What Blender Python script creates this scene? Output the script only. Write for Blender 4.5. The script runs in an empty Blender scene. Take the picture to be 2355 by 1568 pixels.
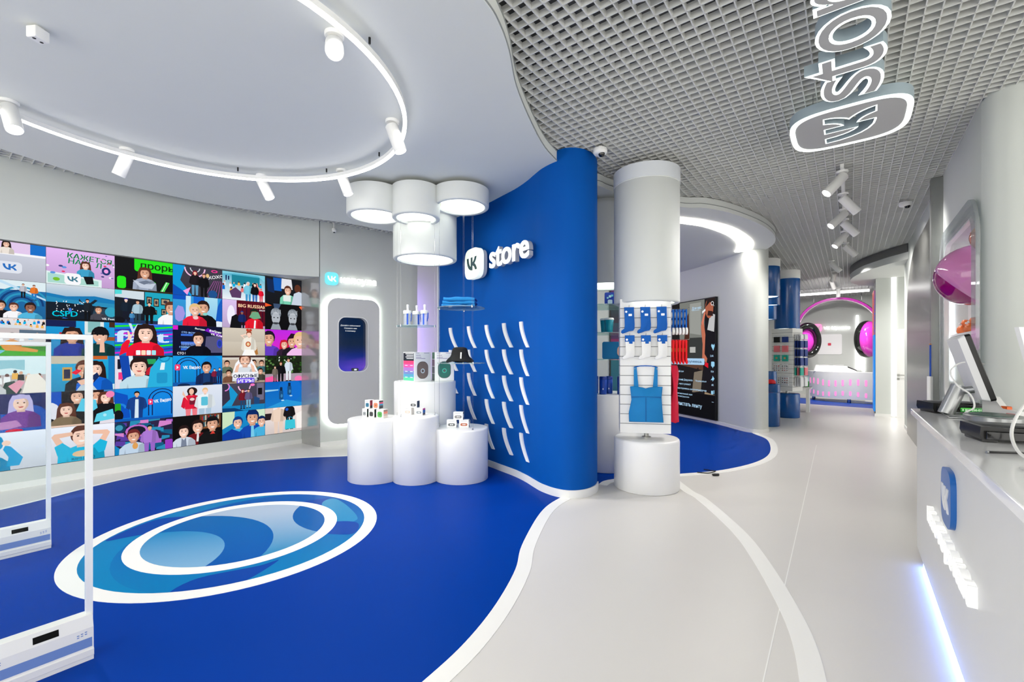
import bpy, bmesh, math, random
from mathutils import Vector, Matrix
PI = math.pi
random.seed(7)
scene = bpy.context.scene
COL = scene.collection

# ------------------------------------------------------------------ camera, world, exposure
FPX, CU, HV, CAMH = 1030.0, 1177.5, 816.0, 1.5
YAW = math.atan2(1955 - 1177.5, FPX)
cd = bpy.data.cameras.new('camera'); cam = bpy.data.objects.new('camera', cd); COL.objects.link(cam)
cd.sensor_width = 36.0; cd.lens = 36.0 * FPX / 2355.0; cd.shift_y = (HV - 784.0) / 2355.0
cd.clip_start = 0.05; cd.clip_end = 200
cam.location = (0, 0, CAMH); cam.rotation_euler = (PI / 2, 0, YAW)
scene.camera = cam
world = bpy.data.worlds.new('world'); scene.world = world; world.use_nodes = True
bg = world.node_tree.nodes['Background']
bg.inputs[0].default_value = (1.0, 0.985, 0.93, 1); bg.inputs[1].default_value = 1.45
scene.view_settings.view_transform = 'Standard'
scene.view_settings.look = 'None'
scene.view_settings.gamma = 1.0
scene.view_settings.use_curve_mapping = False
scene.view_settings.exposure = 0.9
scene.cycles.use_denoising = True
scene.cycles.max_bounces = 6
scene.cycles.diffuse_bounces = 4
scene.cycles.glossy_bounces = 3
scene.cycles.transparent_max_bounces = 16
scene.cycles.use_adaptive_sampling = True
scene.cycles.adaptive_threshold = 0.07
scene.cycles.adaptive_min_samples = 12
scene.cycles.sample_clamp_indirect = 6.0

# ------------------------------------------------------------------ helpers
def S(r, g, b):
    f = lambda c: (c / 255 / 12.92) if c / 255 <= 0.04045 else ((c / 255 + 0.055) / 1.055) ** 2.4
    return (f(r), f(g), f(b))

_s, _c = math.sin(YAW), math.cos(YAW)
def at(u, v, z=0.0):
    """survey point measured on the photograph, put on the horizontal plane z"""
    r = (u - CU) / FPX; dz = (HV - v) / FPX; t = (z - CAMH) / dz
    return Vector(((-_s + _c * r) * t, (_c + _s * r) * t, z))

MATS = {}
def mat(name, color=(.8, .8, .8), rough=.5, metal=0.0, emit=None, es=0.0, bump=0.0, bscale=60, var=0.0, vscale=3.0,
        spec=0.5, coat=0.0, attr=False, aniso=0.0):
    if name in MATS: return MATS[name]
    m = bpy.data.materials.new(name); m.use_nodes = True
    nt = m.node_tree; b = nt.nodes['Principled BSDF']
    b.inputs['Base Color'].default_value = (*color, 1)
    b.inputs['Roughness'].default_value = rough
    b.inputs['Metallic'].default_value = metal
    b.inputs['Specular IOR Level'].default_value = spec
    b.inputs['Coat Weight'].default_value = coat
    b.inputs['Coat Roughness'].default_value = .05
    if aniso: b.inputs['Anisotropic'].default_value = aniso
    tc = nt.nodes.new('ShaderNodeTexCoord')
    if var or bump:
        n = nt.nodes.new('ShaderNodeTexNoise'); n.inputs['Scale'].default_value = vscale if var else bscale
        n.inputs['Detail'].default_value = 4; nt.links.new(tc.outputs['Object'], n.inputs['Vector'])
        if var:
            mx = nt.nodes.new('ShaderNodeMix'); mx.data_type = 'RGBA'
            mx.inputs[6].default_value = (*[max(0, c * (1 - var)) for c in color], 1)
            mx.inputs[7].default_value = (*[min(1, c * (1 + var)) for c in color], 1)
            nt.links.new(n.outputs['Fac'], mx.inputs[0]); nt.links.new(mx.outputs[2], b.inputs['Base Color'])
        if bump:
            n2 = nt.nodes.new('ShaderNodeTexNoise'); n2.inputs['Scale'].default_value = bscale
            nt.links.new(tc.outputs['Object'], n2.inputs['Vector'])
            bp = nt.nodes.new('ShaderNodeBump'); bp.inputs['Strength'].default_value = bump
            bp.inputs['Distance'].default_value = 0.002
            nt.links.new(n2.outputs['Fac'], bp.inputs['Height']); nt.links.new(bp.outputs['Normal'], b.inputs['Normal'])
    if emit is not None:
        b.inputs['Emission Color'].default_value = (*emit, 1); b.inputs['Emission Strength'].default_value = es
    if attr:
        a = nt.nodes.new('ShaderNodeVertexColor'); a.layer_name = 'Col'
        if not es: nt.links.new(a.outputs['Color'], b.inputs['Base Color'])
        else:
            nt.links.new(a.outputs['Color'], b.inputs['Emission Color']); b.inputs['Emission Strength'].default_value = es
    if es and es < 1.0: m.cycles.emission_sampling = 'NONE'
    MATS[name] = m
    return m

def glass(name, tint=(.9, .97, .95), gloss=.07, alpha=.12, fr=.35):
    """thin clear sheet: mostly see-through, a Fresnel reflection and a faint body tint"""
    if name in MATS: return MATS[name]
    m = bpy.data.materials.new(name); m.use_nodes = True; nt = m.node_tree; nt.nodes.clear()
    out = nt.nodes.new('ShaderNodeOutputMaterial'); tr = nt.nodes.new('ShaderNodeBsdfTransparent')
    df = nt.nodes.new('ShaderNodeBsdfDiffuse'); gl = nt.nodes.new('ShaderNodeBsdfGlossy')
    m1 = nt.nodes.new('ShaderNodeMixShader'); m2 = nt.nodes.new('ShaderNodeMixShader')
    lw = nt.nodes.new('ShaderNodeLayerWeight'); lw.inputs['Blend'].default_value = .25
    mul = nt.nodes.new('ShaderNodeMath'); mul.operation = 'MULTIPLY_ADD'; mul.inputs[1].default_value = fr; mul.inputs[2].default_value = gloss
    tr.inputs[0].default_value = (*tint, 1); df.inputs[0].default_value = (*tint, 1)
    gl.inputs['Roughness'].default_value = .03; m1.inputs[0].default_value = alpha
    nt.links.new(tr.outputs[0], m1.inputs[1]); nt.links.new(df.outputs[0], m1.inputs[2])
    nt.links.new(lw.outputs['Fresnel'], mul.inputs[0]); nt.links.new(mul.outputs[0], m2.inputs[0])
    nt.links.new(m1.outputs[0], m2.inputs[1]); nt.links.new(gl.outputs[0], m2.inputs[2])
    nt.links.new(m2.outputs[0], out.inputs[0])
    MATS[name] = m
    return m

WM = {}
def wm(o): return WM.get(o.name, Matrix.Identity(4))

def link(name, mesh, parent=None):
    o = bpy.data.objects.new(name, mesh); COL.objects.link(o)
    if parent is not None: o.parent = parent; WM[o.name] = wm(parent)
    return o

def empty(name, loc, rz=0.0, label=None, cat=None, group=None, kind=None):
    o = bpy.data.objects.new(name, None); COL.objects.link(o); o.empty_display_size = .1
    o.location = loc; o.rotation_euler = (0, 0, rz)
    WM[o.name] = Matrix.Translation(Vector(loc)) @ Matrix.Rotation(rz, 4, 'Z')
    return tag(o, label, cat, group, kind)

def tag(o, label=None, cat=None, group=None, kind=None):
    if label: o['label'] = label
    if cat: o['category'] = cat
    if group: o['group'] = group
    if kind: o['kind'] = kind
    return o

def copy_tree(o, parent=None):
    c = o.copy(); COL.objects.link(c); c.parent = parent
    for ch in list(o.children): copy_tree(ch, c)
    return c

class MB:
    def __init__(s): s.v = []; s.f = []; s.c = []
    def add(s, vs, fs, col=None):
        n = len(s.v); s.v += [Vector(p) for p in vs]; s.f += [tuple(i + n for i in f) for f in fs]
        s.c += [col] * len(fs); return s
    def box(s, x0, y0, z0, x1, y1, z1):
        return s.add([(x0, y0, z0), (x1, y0, z0), (x1, y1, z0), (x0, y1, z0), (x0, y0, z1), (x1, y0, z1), (x1, y1, z1), (x0, y1, z1)],
                     [(3, 2, 1, 0), (4, 5, 6, 7), (0, 1, 5, 4), (1, 2, 6, 5), (2, 3, 7, 6), (3, 0, 4, 7)])
    def cbox(s, cx, cy, cz, sx, sy, sz): return s.box(cx - sx / 2, cy - sy / 2, cz - sz / 2, cx + sx / 2, cy + sy / 2, cz + sz / 2)
    def bbox(s, x0, y0, z0, x1, y1, z1, b=.008, n=3):
        """box with rounded vertical edges and softened top and bottom rims"""
        pl = rrect(x0, y0, x1, y1, b * 1.4, n); cx, cy = (x0 + x1) / 2, (y0 + y1) / 2
        k = lambda q: [(cx + (p[0] - cx) * (1 - 2 * q / max(1e-6, x1 - x0)), cy + (p[1] - cy) * (1 - 2 * q / max(1e-6, y1 - y0))) for p in pl]
        return s.loft([[(*p, z0) for p in k(b)], [(*p, z0 + b) for p in pl], [(*p, z1 - b) for p in pl], [(*p, z1) for p in k(b)]])
    def loft(s, rings, cap0=True, cap1=True, closed=True):
        n = len(rings[0]); base = len(s.v); fs = []
        for k in range(len(rings) - 1):
            for i in range(n if closed else n - 1):
                j = (i + 1) % n; a = k * n
                fs.append((a + i, a + j, a + n + j, a + n + i))
        if cap0: fs.append(tuple(reversed(range(n))))
        if cap1: fs.append(tuple(range((len(rings) - 1) * n, len(rings) * n)))
        return s.add([p for r in rings for p in r], fs)
    def prism(s, poly, z0, z1): return s.loft([[(p[0], p[1], z0) for p in poly], [(p[0], p[1], z1) for p in poly]])
    def lathe(s, prof, cx=0, cy=0, n=32, cap0=True, cap1=True):
        return s.loft([[(cx + r * math.cos(2 * PI * i / n), cy + r * math.sin(2 * PI * i / n), z) for i in range(n)] for r, z in prof], cap0, cap1)
    def tube(s, pts, r, n=8, closed=False):
        pts = [Vector(p) for p in pts]; rings = []; m = len(pts); up = None
        for i, p in enumerate(pts):
            a = pts[(i - 1) % m] if (i or closed) else pts[0]; b = pts[(i + 1) % m] if (i < m - 1 or closed) else pts[-1]
            d = (b - a).normalized()
            if up is None: up = Vector((0, 0, 1)) if abs(d.z) < .9 else Vector((1, 0, 0))
            e1 = d.cross(up).normalized(); e2 = e1.cross(d).normalized(); up = e2
            rr = r[i] if isinstance(r, (list, tuple)) else r
            rings.append([p + e1 * rr * math.cos(2 * PI * k / n) + e2 * rr * math.sin(2 * PI * k / n) for k in range(n)])
        if closed: rings.append(rings[0])
        return s.loft(rings, not closed, not closed)
    def plate(s, poly, o, ex, ey, d0, d1):
        """outline in the plane (ex, ey) at o, extruded along ex x ey from d0 to d1"""
        o, ex, ey = Vector(o), Vector(ex), Vector(ey); n = ex.cross(ey).normalized()
        return s.loft([[o + ex * p[0] + ey * p[1] + n * d for p in poly] for d in (d0, d1)])
    def xf(s, M):
        s.v = [M @ p for p in s.v]; return s
    def build(s, name, m, parent=None, smooth=True, local=False, ang=.7, kind=None):
        me = bpy.data.meshes.new(name); vs = s.v
        if parent is not None and not local:
            inv = wm(parent).inverted(); vs = [inv @ p for p in vs]
        me.from_pydata([tuple(p) for p in vs], [], s.f); me.materials.append(m)
        if any(c is not None for c in s.c):
            ca = me.color_attributes.new('Col', 'FLOAT_COLOR', 'CORNER'); k = 0
            for f, c in zip(s.f, s.c):
                for i in range(len(f)):
                    cc = c[i] if isinstance(c[0], (tuple, list)) else c
                    ca.data[k].color = (*cc, 1); k += 1
        if smooth:
            me.polygons.foreach_set('use_smooth', [True] * len(me.polygons)); me.set_sharp_from_angle(angle=ang)
        me.update()
        o = link(name, me, parent)
        if kind: o['kind'] = kind
        return o

def rrect(x0, y0, x1, y1, r, n=6):
    out = []
    for cx, cy, a in ((x1 - r, y1 - r, 0), (x0 + r, y1 - r, 90), (x0 + r, y0 + r, 180), (x1 - r, y0 + r, 270)):
        for i in range(n + 1):
            t = math.radians(a + 90 * i / n); out.append((cx + r * math.cos(t), cy + r * math.sin(t)))
    return out
def squircle(cx, cy, r, n=48, p=3.6):
    out = []
    for i in range(n):
        t = 2 * PI * i / n; c, s_ = math.cos(t), math.sin(t)
        out.append((cx + r * math.copysign(abs(c) ** (2 / p), c), cy + r * math.copysign(abs(s_) ** (2 / p), s_)))
    return out
def circ(cx, cy, r, n=48, a0=0, a1=2 * PI): return [(cx + r * math.cos(a0 + (a1 - a0) * i / n), cy + r * math.sin(a0 + (a1 - a0) * i / n)) for i in range(n)]
def spline(pts, n=8, closed=False):
    P = [Vector(p) for p in pts]; m = len(P); out = []
    for i in range(m if closed else m - 1):
        if closed: a, b, c, d = P[i - 1], P[i], P[(i + 1) % m], P[(i + 2) % m]
        else: a, b, c, d = P[max(0, i - 1)], P[i], P[i + 1], P[min(m - 1, i + 2)]
        for k in range(n):
            t = k / n
            out.append(.5 * ((2 * b) + (c - a) * t + (2 * a - 5 * b + 4 * c - d) * t * t + (3 * b - a - 3 * c + d) * t ** 3))
    if not closed: out.append(P[-1])
    return out
def offset(path, d):
    P = [Vector((p[0], p[1])) for p in path]; out = []
    for i, p in enumerate(P):
        a = P[max(0, i - 1)]; b = P[min(len(P) - 1, i + 1)]; t = (b - a)
        t = t.normalized() if t.length > 1e-9 else Vector((1, 0)); out.append(p + Vector((-t.y, t.x)) * d)
    return out
def band(path, d0, d1): return [tuple(p) for p in offset(path, d0)] + [tuple(p) for p in reversed(offset(path, d1))]
def clip(sub, con):
    """Sutherland-Hodgman: polygon clipped by a convex counter-clockwise polygon"""
    out = [tuple(p[:2]) for p in sub]
    for i in range(len(con)):
        a, b = con[i], con[(i + 1) % len(con)]; inp, out = out, []
        side = lambda p: (b[0] - a[0]) * (p[1] - a[1]) - (b[1] - a[1]) * (p[0] - a[0])
        for k in range(len(inp)):
            p, q = inp[k - 1], inp[k]; sp, sq = side(p), side(q)
            if sp * sq < 0: t = sp / (sp - sq); out.append((p[0] + (q[0] - p[0]) * t, p[1] + (q[1] - p[1]) * t))
            if sq >= 0: out.append(q)
    return out

_TC = {}
def text_geo(body, ext=0.0, off=0.0, res=3, spacing=1.0):
    key = (body, ext, off, res, spacing)
    if key in _TC: return _TC[key]
    c = bpy.data.curves.new('txt', 'FONT'); c.body = body; c.extrude = ext; c.offset = off; c.resolution_u = res; c.space_character = spacing
    o = bpy.data.objects.new('txt', c); COL.objects.link(o)
    dg = bpy.context.evaluated_depsgraph_get(); me = bpy.data.meshes.new_from_object(o.evaluated_get(dg))
    vs = [tuple(v.co) for v in me.vertices]; fs = [tuple(p.vertices) for p in me.polygons]
    bpy.data.objects.remove(o); bpy.data.meshes.remove(me); bpy.data.curves.remove(c)
    x0 = min(p[0] for p in vs); x1 = max(p[0] for p in vs)
    _TC[key] = (vs, fs, x0, x1); return _TC[key]
def put_text(mb, body, o, ex, ey, width=None, size=None, depth=0.0, off=.004, res=3, d=0.0, col=None, align='l', spacing=1.0, bold=.014):
    """lettering in plane (ex, ey); baseline start at o; width or size in metres"""
    vs, fs, x0, x1 = text_geo(body, .5 if depth else 0.0, off, res, spacing)
    o, ex, ey = Vector(o), Vector(ex), Vector(ey); n = ex.cross(ey).normalized()
    k = size if size else width / (x1 - x0); kx = (width / (x1 - x0)) if width else k
    sh = x0 if align == 'l' else ((x0 + x1) / 2 if align == 'c' else x1)
    for q in ((0,) if not bold else (-bold, bold)):
        mb.add([o + ex * (p[0] - sh + q) * kx + ey * p[1] * k + n * (d + p[2] * depth) for p in vs], fs, col)
    return mb

def bez(p0, p1, p2, p3, n=6):
    return [tuple((1 - t) ** 3 * a + 3 * (1 - t) ** 2 * t * b + 3 * (1 - t) * t * t * c + t ** 3 * d for a, b, c, d in zip(p0, p1, p2, p3)) for t in [k / n for k in range(1, n + 1)]]
def vk_glyph():
    cmds = [('c', -10.94, 0, -17.18, -7.5, -17.44, -19.98), ('l', 5.48, 0), ('c', .18, 9.16, 4.22, 13.04, 7.42, 13.84), ('l', 0, -13.84), ('l', 5.16, 0),
            ('l', 0, 7.9), ('c', 3.16, -.34, 6.48, -3.94, 7.6, -7.9), ('l', 5.16, 0), ('c', -.86, 4.88, -4.46, 8.48, -7.02, 9.96),
            ('c', 2.56, 1.2, 6.66, 4.34, 8.22, 10.02), ('l', -5.68, 0), ('c', -1.22, -3.8, -4.26, -6.74, -8.28, -7.14), ('l', 0, 7.14)]
    p = (25.54, 34.58); out = [p]
    for c in cmds:
        q = [(p[0] + c[i], p[1] + c[i + 1]) for i in range(1, len(c), 2)]
        out += bez(p, *q) if c[0] == 'c' else [q[0]]
        p = out[-1]
    return [((x - 24) / 48, (24 - y) / 48) for x, y in out][::-1]
VK = vk_glyph()
def vk(scale, cx=0, cy=0): return [(cx + x * scale, cy + y * scale) for x, y in VK]

# ------------------------------------------------------------------ materials
WHITE = mat('white_paint', S(236, 236, 233), .6, bump=.05, bscale=180, var=.015, vscale=2)
WALLW = mat('wall_white', S(210, 214, 209), .62, bump=.06, bscale=220, var=.02, vscale=1.5)
CEILW = mat('ceiling_white', S(218, 221, 217), .75, bump=.03, bscale=120, var=.01)
GLOSSW = mat('white_laminate', S(240, 240, 238), .28, var=.01)
LAMPW = mat('lamp_white', S(212, 215, 212), .6, bump=.04, bscale=180, var=.01)
FLOORG = mat('floor_grey', S(220, 217, 212), .34, bump=.05, bscale=90, var=.025, vscale=1.2)
FLOORB = mat('floor_blue', S(0, 58, 156), .42, spec=.03, bump=.05, bscale=90, var=.05, vscale=1.0)
FLOORW = mat('floor_white', S(246, 245, 240), .4, var=.02)
BLUEW = mat('blue_paint', S(0, 82, 168), .6, spec=.1, bump=.05, bscale=240, var=.03, vscale=1.5)
GRIDM = mat('grid_aluminium', S(216, 217, 214), .45, var=.03, vscale=5)
DARK = mat('plenum_dark', S(96, 96, 94), .9, var=.05)
BLACK = mat('black_plastic', S(14, 14, 15), .35, var=.05)
BLACKG = mat('black_gloss', S(6, 6, 8), .08, coat=.5, var=.02)
STEEL = mat('brushed_steel', S(176, 176, 172), .3, 1.0, var=.06, vscale=30, aniso=.5)
CHROME = mat('chrome', S(200, 200, 200), .15, 1.0, var=.02)
PANEL = mat('lamp_panel', (.9, .95, .9), .5, emit=(.98, 1.0, .88), es=1.1, var=.005)
LEDW = mat('led_white', (.9, .9, .9), .5, emit=(1.0, .97, .96), es=5.0, var=.005)
CLEAR = glass('clear_acrylic', (.97, .99, .99), .002, .006, .12)
SHELFG = glass('shelf_glass', (.75, .9, .88), .1, .15)
PRINT = mat('print', (.8, .8, .8), .4, attr=True, var=0)
SCREEN = mat('led_screen', (0, 0, 0), .5, attr=True, es=.55, spec=.06)
CABLE = mat('white_cable', S(235, 235, 232), .4, var=.01)

# ================================================================== THE SETTING
# ---- floor
fl = MB().box(-11, -5, -.1, 6, 24, 0).build('floor', FLOORG, smooth=False); tag(fl, 'pale grey poured floor with blue vinyl islands and white stripes', kind='structure')
z1r = spline([(-2.3, -1.6), (-1.86, -.6), (-1.6, .3), (-1.55, 1.0), (-1.565, 1.39), (-1.603, 1.72), (-1.70, 2.09), (-1.866, 2.51), (-2.06, 2.855), (-2.305, 3.436), (-2.41, 3.815), (-2.43, 4.2)], 6)
z1b = spline([(-5.1, 4.95), (-5.45, 4.4), (-5.935, 3.83), (-6.34, 3.38), (-6.65, 2.915), (-6.99, 2.28), (-7.02, 1.69), (-6.87, 1.18), (-6.67, .78), (-6.5, .3), (-6.3, -.5), (-6.1, -1.6)], 6)
pz1 = [tuple(p) for p in z1r] + [(-2.6, 4.5), (-3.4, 4.75), (-4.2, 4.98)] + [tuple(p) for p in z1b]
MB().prism(pz1, 0, .002).build('vinyl_field', FLOORB, fl, smooth=False)
MB().prism(band(z1r, 0, -.105), 0, .003).build('border_strip', FLOORW, fl, smooth=False)
MB().prism(band(z1b, 0, -.05), 0, .003).build('border_strip', FLOORW, fl, smooth=False)
strip = spline([(-1.72, 5.5), (-1.42, 5.10), (-1.255, 4.94), (-.95, 4.50), (-.69, 4.07), (-.475, 3.59), (-.305, 3.145), (-.20, 2.81), (-.135, 2.47), (-.06, 1.9), (-.02, 1.2), (-.05, .2)], 6)
MB().prism(band(strip, .055, -.055), 0, .003).build('border_strip', FLOORW, fl, smooth=False)
z2 = spline([(-2.33, 4.76), (-2.281, 5.05), (-1.726, 5.762), (-1.333, 6.299), (-1.046, 7.079), (-.985, 7.9), (-1.161, 9.0), (-1.447, 9.544), (-1.9, 10.3)], 6)
MB().prism([tuple(p) for p in z2] + [(-3.4, 11.5), (-5.5, 12.2), (-6.2, 9), (-5.6, 6.2), (-4.6, 5.35), (-3.4, 5.05)], 0, .002).build('vinyl_field', FLOORB, fl, smooth=False)
MB().prism(band(z2, 0, -.10), 0, .003).build('border_strip', FLOORW, fl, smooth=False)
MB().prism([(-2.6, 16.55), (-1.35, 16.4), (.5, 16.05), (1.6, 15.9), (1.6, 17.5), (0, 18.6), (-2.6, 18.6)], 0, .002).build('vinyl_field', mat('floor_blue_far', S(14, 70, 170), .4, spec=.2, var=.03), fl, smooth=False)
MB().prism([(-2.6, 16.5), (-1.35, 16.33), (.5, 15.98), (1.6, 15.83), (1.6, 15.9), (.5, 16.05), (-1.35, 16.4), (-2.6, 16.56)], 0, .003).build('border_strip', FLOORW, fl, smooth=False)
for a, b in (((-.45, 9.0), (-.3, 1.2)),):
    MB().prism([(a[0], a[1]), (a[0] + .006, a[1]), (b[0] + .006, b[1]), (b[0], b[1])], 0, .0012).build('floor_joint', FLOORW, fl, smooth=False)

# round emblem printed on the floor
LC = (-4.14, 1.65)
def zc(c, k): return tuple(min(1, x * k) for x in c)
B1, B2, B3, B4 = S(0, 120, 180), S(0, 86, 168), S(0, 66, 160), S(134, 178, 210)
MB().prism(circ(*LC, 1.11, 96), 0, .0035).build('emblem_ring', FLOORW, fl, smooth=False)
def emblem(shapes, R, z, name):
    mb = MB(); con = circ(*LC, R, 72)
    for k, (pts, c0, c1) in enumerate(shapes):
        poly = con if pts is None else clip(pts, con)
        if len(poly) < 3: continue
        cx = sum(p[0] for p in poly) / len(poly); cy = sum(p[1] for p in poly) / len(poly); n = len(poly)
        sub = 5; zz = z + k * .0001
        rings = [[(cx + (p[0] - cx) * j / sub, cy + (p[1] - cy) * j / sub) for p in poly] for j in range(sub + 1)]
        def cl(p):
            if c1 is None: return c0
            t = max(0, min(1, ((p[0] - cx) * .55 - (p[1] - cy) * .4) / R + .45))
            return tuple(a + (b - a) * t for a, b in zip(c0, c1))
        for j in range(sub):
            for i in range(n):
                q = [rings[j][i], rings[j + 1][i], rings[j + 1][(i + 1) % n], rings[j][(i + 1) % n]]
                if j == 0: q = [q[0], q[1], q[2]]
                mb.add([(*p, zz) for p in q], [tuple(range(len(q)))], [cl(p) for p in q])
    return mb.build(name, mat('emblem_print', (.5, .5, .5), .36, attr=True, spec=.05), fl, smooth=False)
def G(pts): return [(p.x, p.y) for p in spline([at(u, v).to_2d() for u, v in pts], 6, True)]
def ccw(poly):
    a = sum(poly[i - 1][0] * poly[i][1] - poly[i][0] * poly[i - 1][1] for i in range(len(poly)))
    return poly if a > 0 else poly[::-1]
def circ3(a, b, c):
    (ax, ay), (bx, by), (cx, cy) = a, b, c
    d = 2 * (ax * (by - cy) + bx * (cy - ay) + cx * (ay - by))
    ux = ((ax * ax + ay * ay) * (by - cy) + (bx * bx + by * by) * (cy - ay) + (cx * cx + cy * cy) * (ay - by)) / d
    uy = ((ax * ax + ay * ay) * (cx - bx) + (bx * bx + by * by) * (ax - cx) + (cx * cx + cy * cy) * (bx - ax)) / d
    return ux, uy, math.hypot(ax - ux, ay - uy)
g2 = lambda u, v: (at(u, v).x, at(u, v).y)
def C3(*p): x, y, r = circ3(*[g2(*q) for q in p]); return circ(x, y, r, 64)
emblem([(None, B1, S(0, 128, 184)),
        (C3((255, 1295), (323, 1233), (359, 1367)), B2, B1),
        (G([(386, 1369), (455, 1331), (596, 1302), (640, 1290), (550, 1344), (470, 1362)]), B3, None),
        (G([(244, 1243), (355, 1197), (440, 1190), (400, 1215), (300, 1235)]), B3, None),
        (G([(690, 1165), (703, 1153), (768, 1147), (745, 1165), (715, 1180)]), B3, None),
        (G([(768, 1147), (800, 1165), (822, 1195), (770, 1200), (740, 1160)]), S(70, 146, 186), S(0, 128, 184)),
        (G([(700, 1222), (768, 1201), (822, 1203), (812, 1228), (745, 1228)]), B3, None)], 1.0, .0040, 'emblem_band')
MB().prism(circ(*LC, .765, 80), .0045, .0052).build('emblem_ring', FLOORW, fl, smooth=False)
emblem([(None, S(168, 186, 206), S(56, 138, 184)),
        (C3((627, 1245), (558, 1191), (470, 1188)), S(0, 98, 168), B2),
        (C3((516, 1260), (439, 1223), (374, 1226)), S(0, 128, 184), B4),
        (C3((674, 1184), (688, 1166), (722, 1222)), S(0, 90, 164), None)], .66, .0055, 'emblem_centre')

# ---- ceiling: open grid of slats, plenum above it
ce = MB().box(-11, -3, 4.15, 6, 24, 4.25).build('ceiling', DARK, smooth=False); tag(ce, 'open white square-cell grid ceiling under a dark plenum', kind='structure')
ZG, CELL, HG = 3.67, .086, .045
def slat_mesh(nm, L, axis):
    mb = MB().box(0, -.004, 0, L, .004, HG) if axis == 'x' else MB().box(-.004, 0, 0, .004, L, HG)
    me = bpy.data.meshes.new(nm); me.from_pydata([tuple(p) for p in mb.v], [], mb.f); me.materials.append(GRIDM); return me
XA, XB, YA, YB = -7.62, 2.6, -.6, 20.7
ml = slat_mesh('slat_long', YB - YA, 'y'); mc = slat_mesh('slat_cross', XB - XA, 'x')
n = 0; x = XA
while x < XB:
    o = link('slat', ml, ce); o.location = (x, YA, ZG); x += CELL; n += 1
y = YA; rest = MB()
while y < YB:
    if n < 300: o = link('slat', mc, ce); o.location = (XA, y, ZG)
    else: rest.box(XA, y - .004, ZG, XB, y + .004, ZG + HG)
    y += CELL; n += 1
rest.build('slat_rest', GRIDM, ce, smooth=False, kind='stuff')

def soffit(name, poly, z0, z1, label):
    o = MB().prism(poly, z0, z1).build(name, CEILW, ang=.5); tag(o, label, kind='structure')
    return o
# left soffit
s1r = spline([(-2.4, -1.6), (-1.95, -.6), (-1.68, .3), (-1.63, 1.0), (-1.655, 1.5), (-1.69, 1.97), (-1.742, 2.18), (-1.845, 2.41), (-2.04, 2.755), (-2.244, 3.24), (-2.42, 3.75), (-2.50, 4.20)], 5)
s1b = spline([(-5.2, 5.1), (-5.7, 5.05), (-6.07, 4.75), (-6.24, 4.02), (-6.5, 3.47), (-6.79, 2.75), (-6.96, 2.18), (-7.0, 1.5), (-6.96, 1.1), (-6.74, .48), (-6.5, 0), (-6.2, -.8), (-5.9, -1.6)], 5)
ps1 = [tuple(p) for p in s1r] + [(-2.75, 4.40), (-3.3, 4.62), (-4.2, 4.88)] + [tuple(p) for p in s1b]
c1 = soffit('ceiling_soffit', ps1, 3.55, 3.662, 'smooth white dropped ceiling island with wavy edge over the blue floor')
MB().prism(band(s1r, 0, -.006), 3.556, 3.566).build('edge_trim', mat('trim_grey', S(150, 154, 152), .5, var=.02), c1)
MB().prism(band(s1r, 0, -.006), 3.655, 3.664).build('edge_trim', MATS['trim_grey'], c1)
# soffit over the second zone, with a crescent light
s2 = spline([(-2.5, 4.75), (-2.39, 4.9), (-2.32, 5.2), (-1.868, 6.235), (-1.598, 6.506), (-1.36, 6.97), (-1.14, 7.714), (-1.04, 8.328), (-1.03, 8.946), (-1.156, 9.513), (-1.5, 10.15), (-2.0, 10.9)], 5)
ps2 = [tuple(p) for p in s2] + [(-3.2, 11.8), (-5.5, 12.4), (-6.2, 9), (-5.6, 6.2), (-5.3, 5.25), (-4.2, 5.0), (-3.3, 4.76)]
c2 = soffit('ceiling_soffit', ps2, 3.52, 3.662, 'white curved ceiling island with crescent light above the tall screen')
MB().prism(band(s2, 0, -.006), 3.575, 3.583).build('edge_trim', MATS['trim_grey'], c2)
co = spline([(-2.35, 6.1), (-1.999, 6.715), (-1.748, 7.117), (-1.508, 7.728), (-1.398, 8.564), (-1.411, 9.118), (-1.50, 9.5), (-1.58, 9.70)], 5)
ci = spline([(-2.45, 6.35), (-2.077, 6.979), (-1.825, 7.429), (-1.653, 8.129), (-1.618, 8.653), (-1.638, 9.027), (-1.72, 9.40), (-1.80, 9.62)], 5)
MB().prism([tuple(p) for p in co] + [tuple(p) for p in reversed(ci)], 3.505, 3.522).build('crescent_light', mat('crescent_led', (.9, .9, .9), .5, emit=(1, .95, .86), es=9.0, var=.005), c2)
# far right soffit
s3 = spline([(.9, 11.55), (.55, 12.1), (.2, 12.9), (.02, 13.8), (.05, 14.6), (.3, 15.3), (.9, 15.8)], 6)
c3 = soffit('ceiling_soffit', [tuple(p) for p in s3] + [(2.2, 15.8), (2.2, 11.55)], 3.36, 3.662, 'white rounded ceiling island over the far corridor door')
MB().prism(band(s3, .02, -.004), 3.5, 3.662).build('edge_trim', mat('trim_dark', S(110, 110, 110), .5, var=.02), c3)

# ---- walls
def wall(name, path, z0, z1, th, m, label, ang=.5):
    o = MB().prism(band(path, 0, th), z0, z1).build(name, m, ang=ang); return tag(o, label, kind='structure')
def skirt(parent, path, side, h=.07, d=.012, m=WHITE): return MB().prism(band(path, 0, side * d), 0, h).build('skirting', m, parent)
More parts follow.
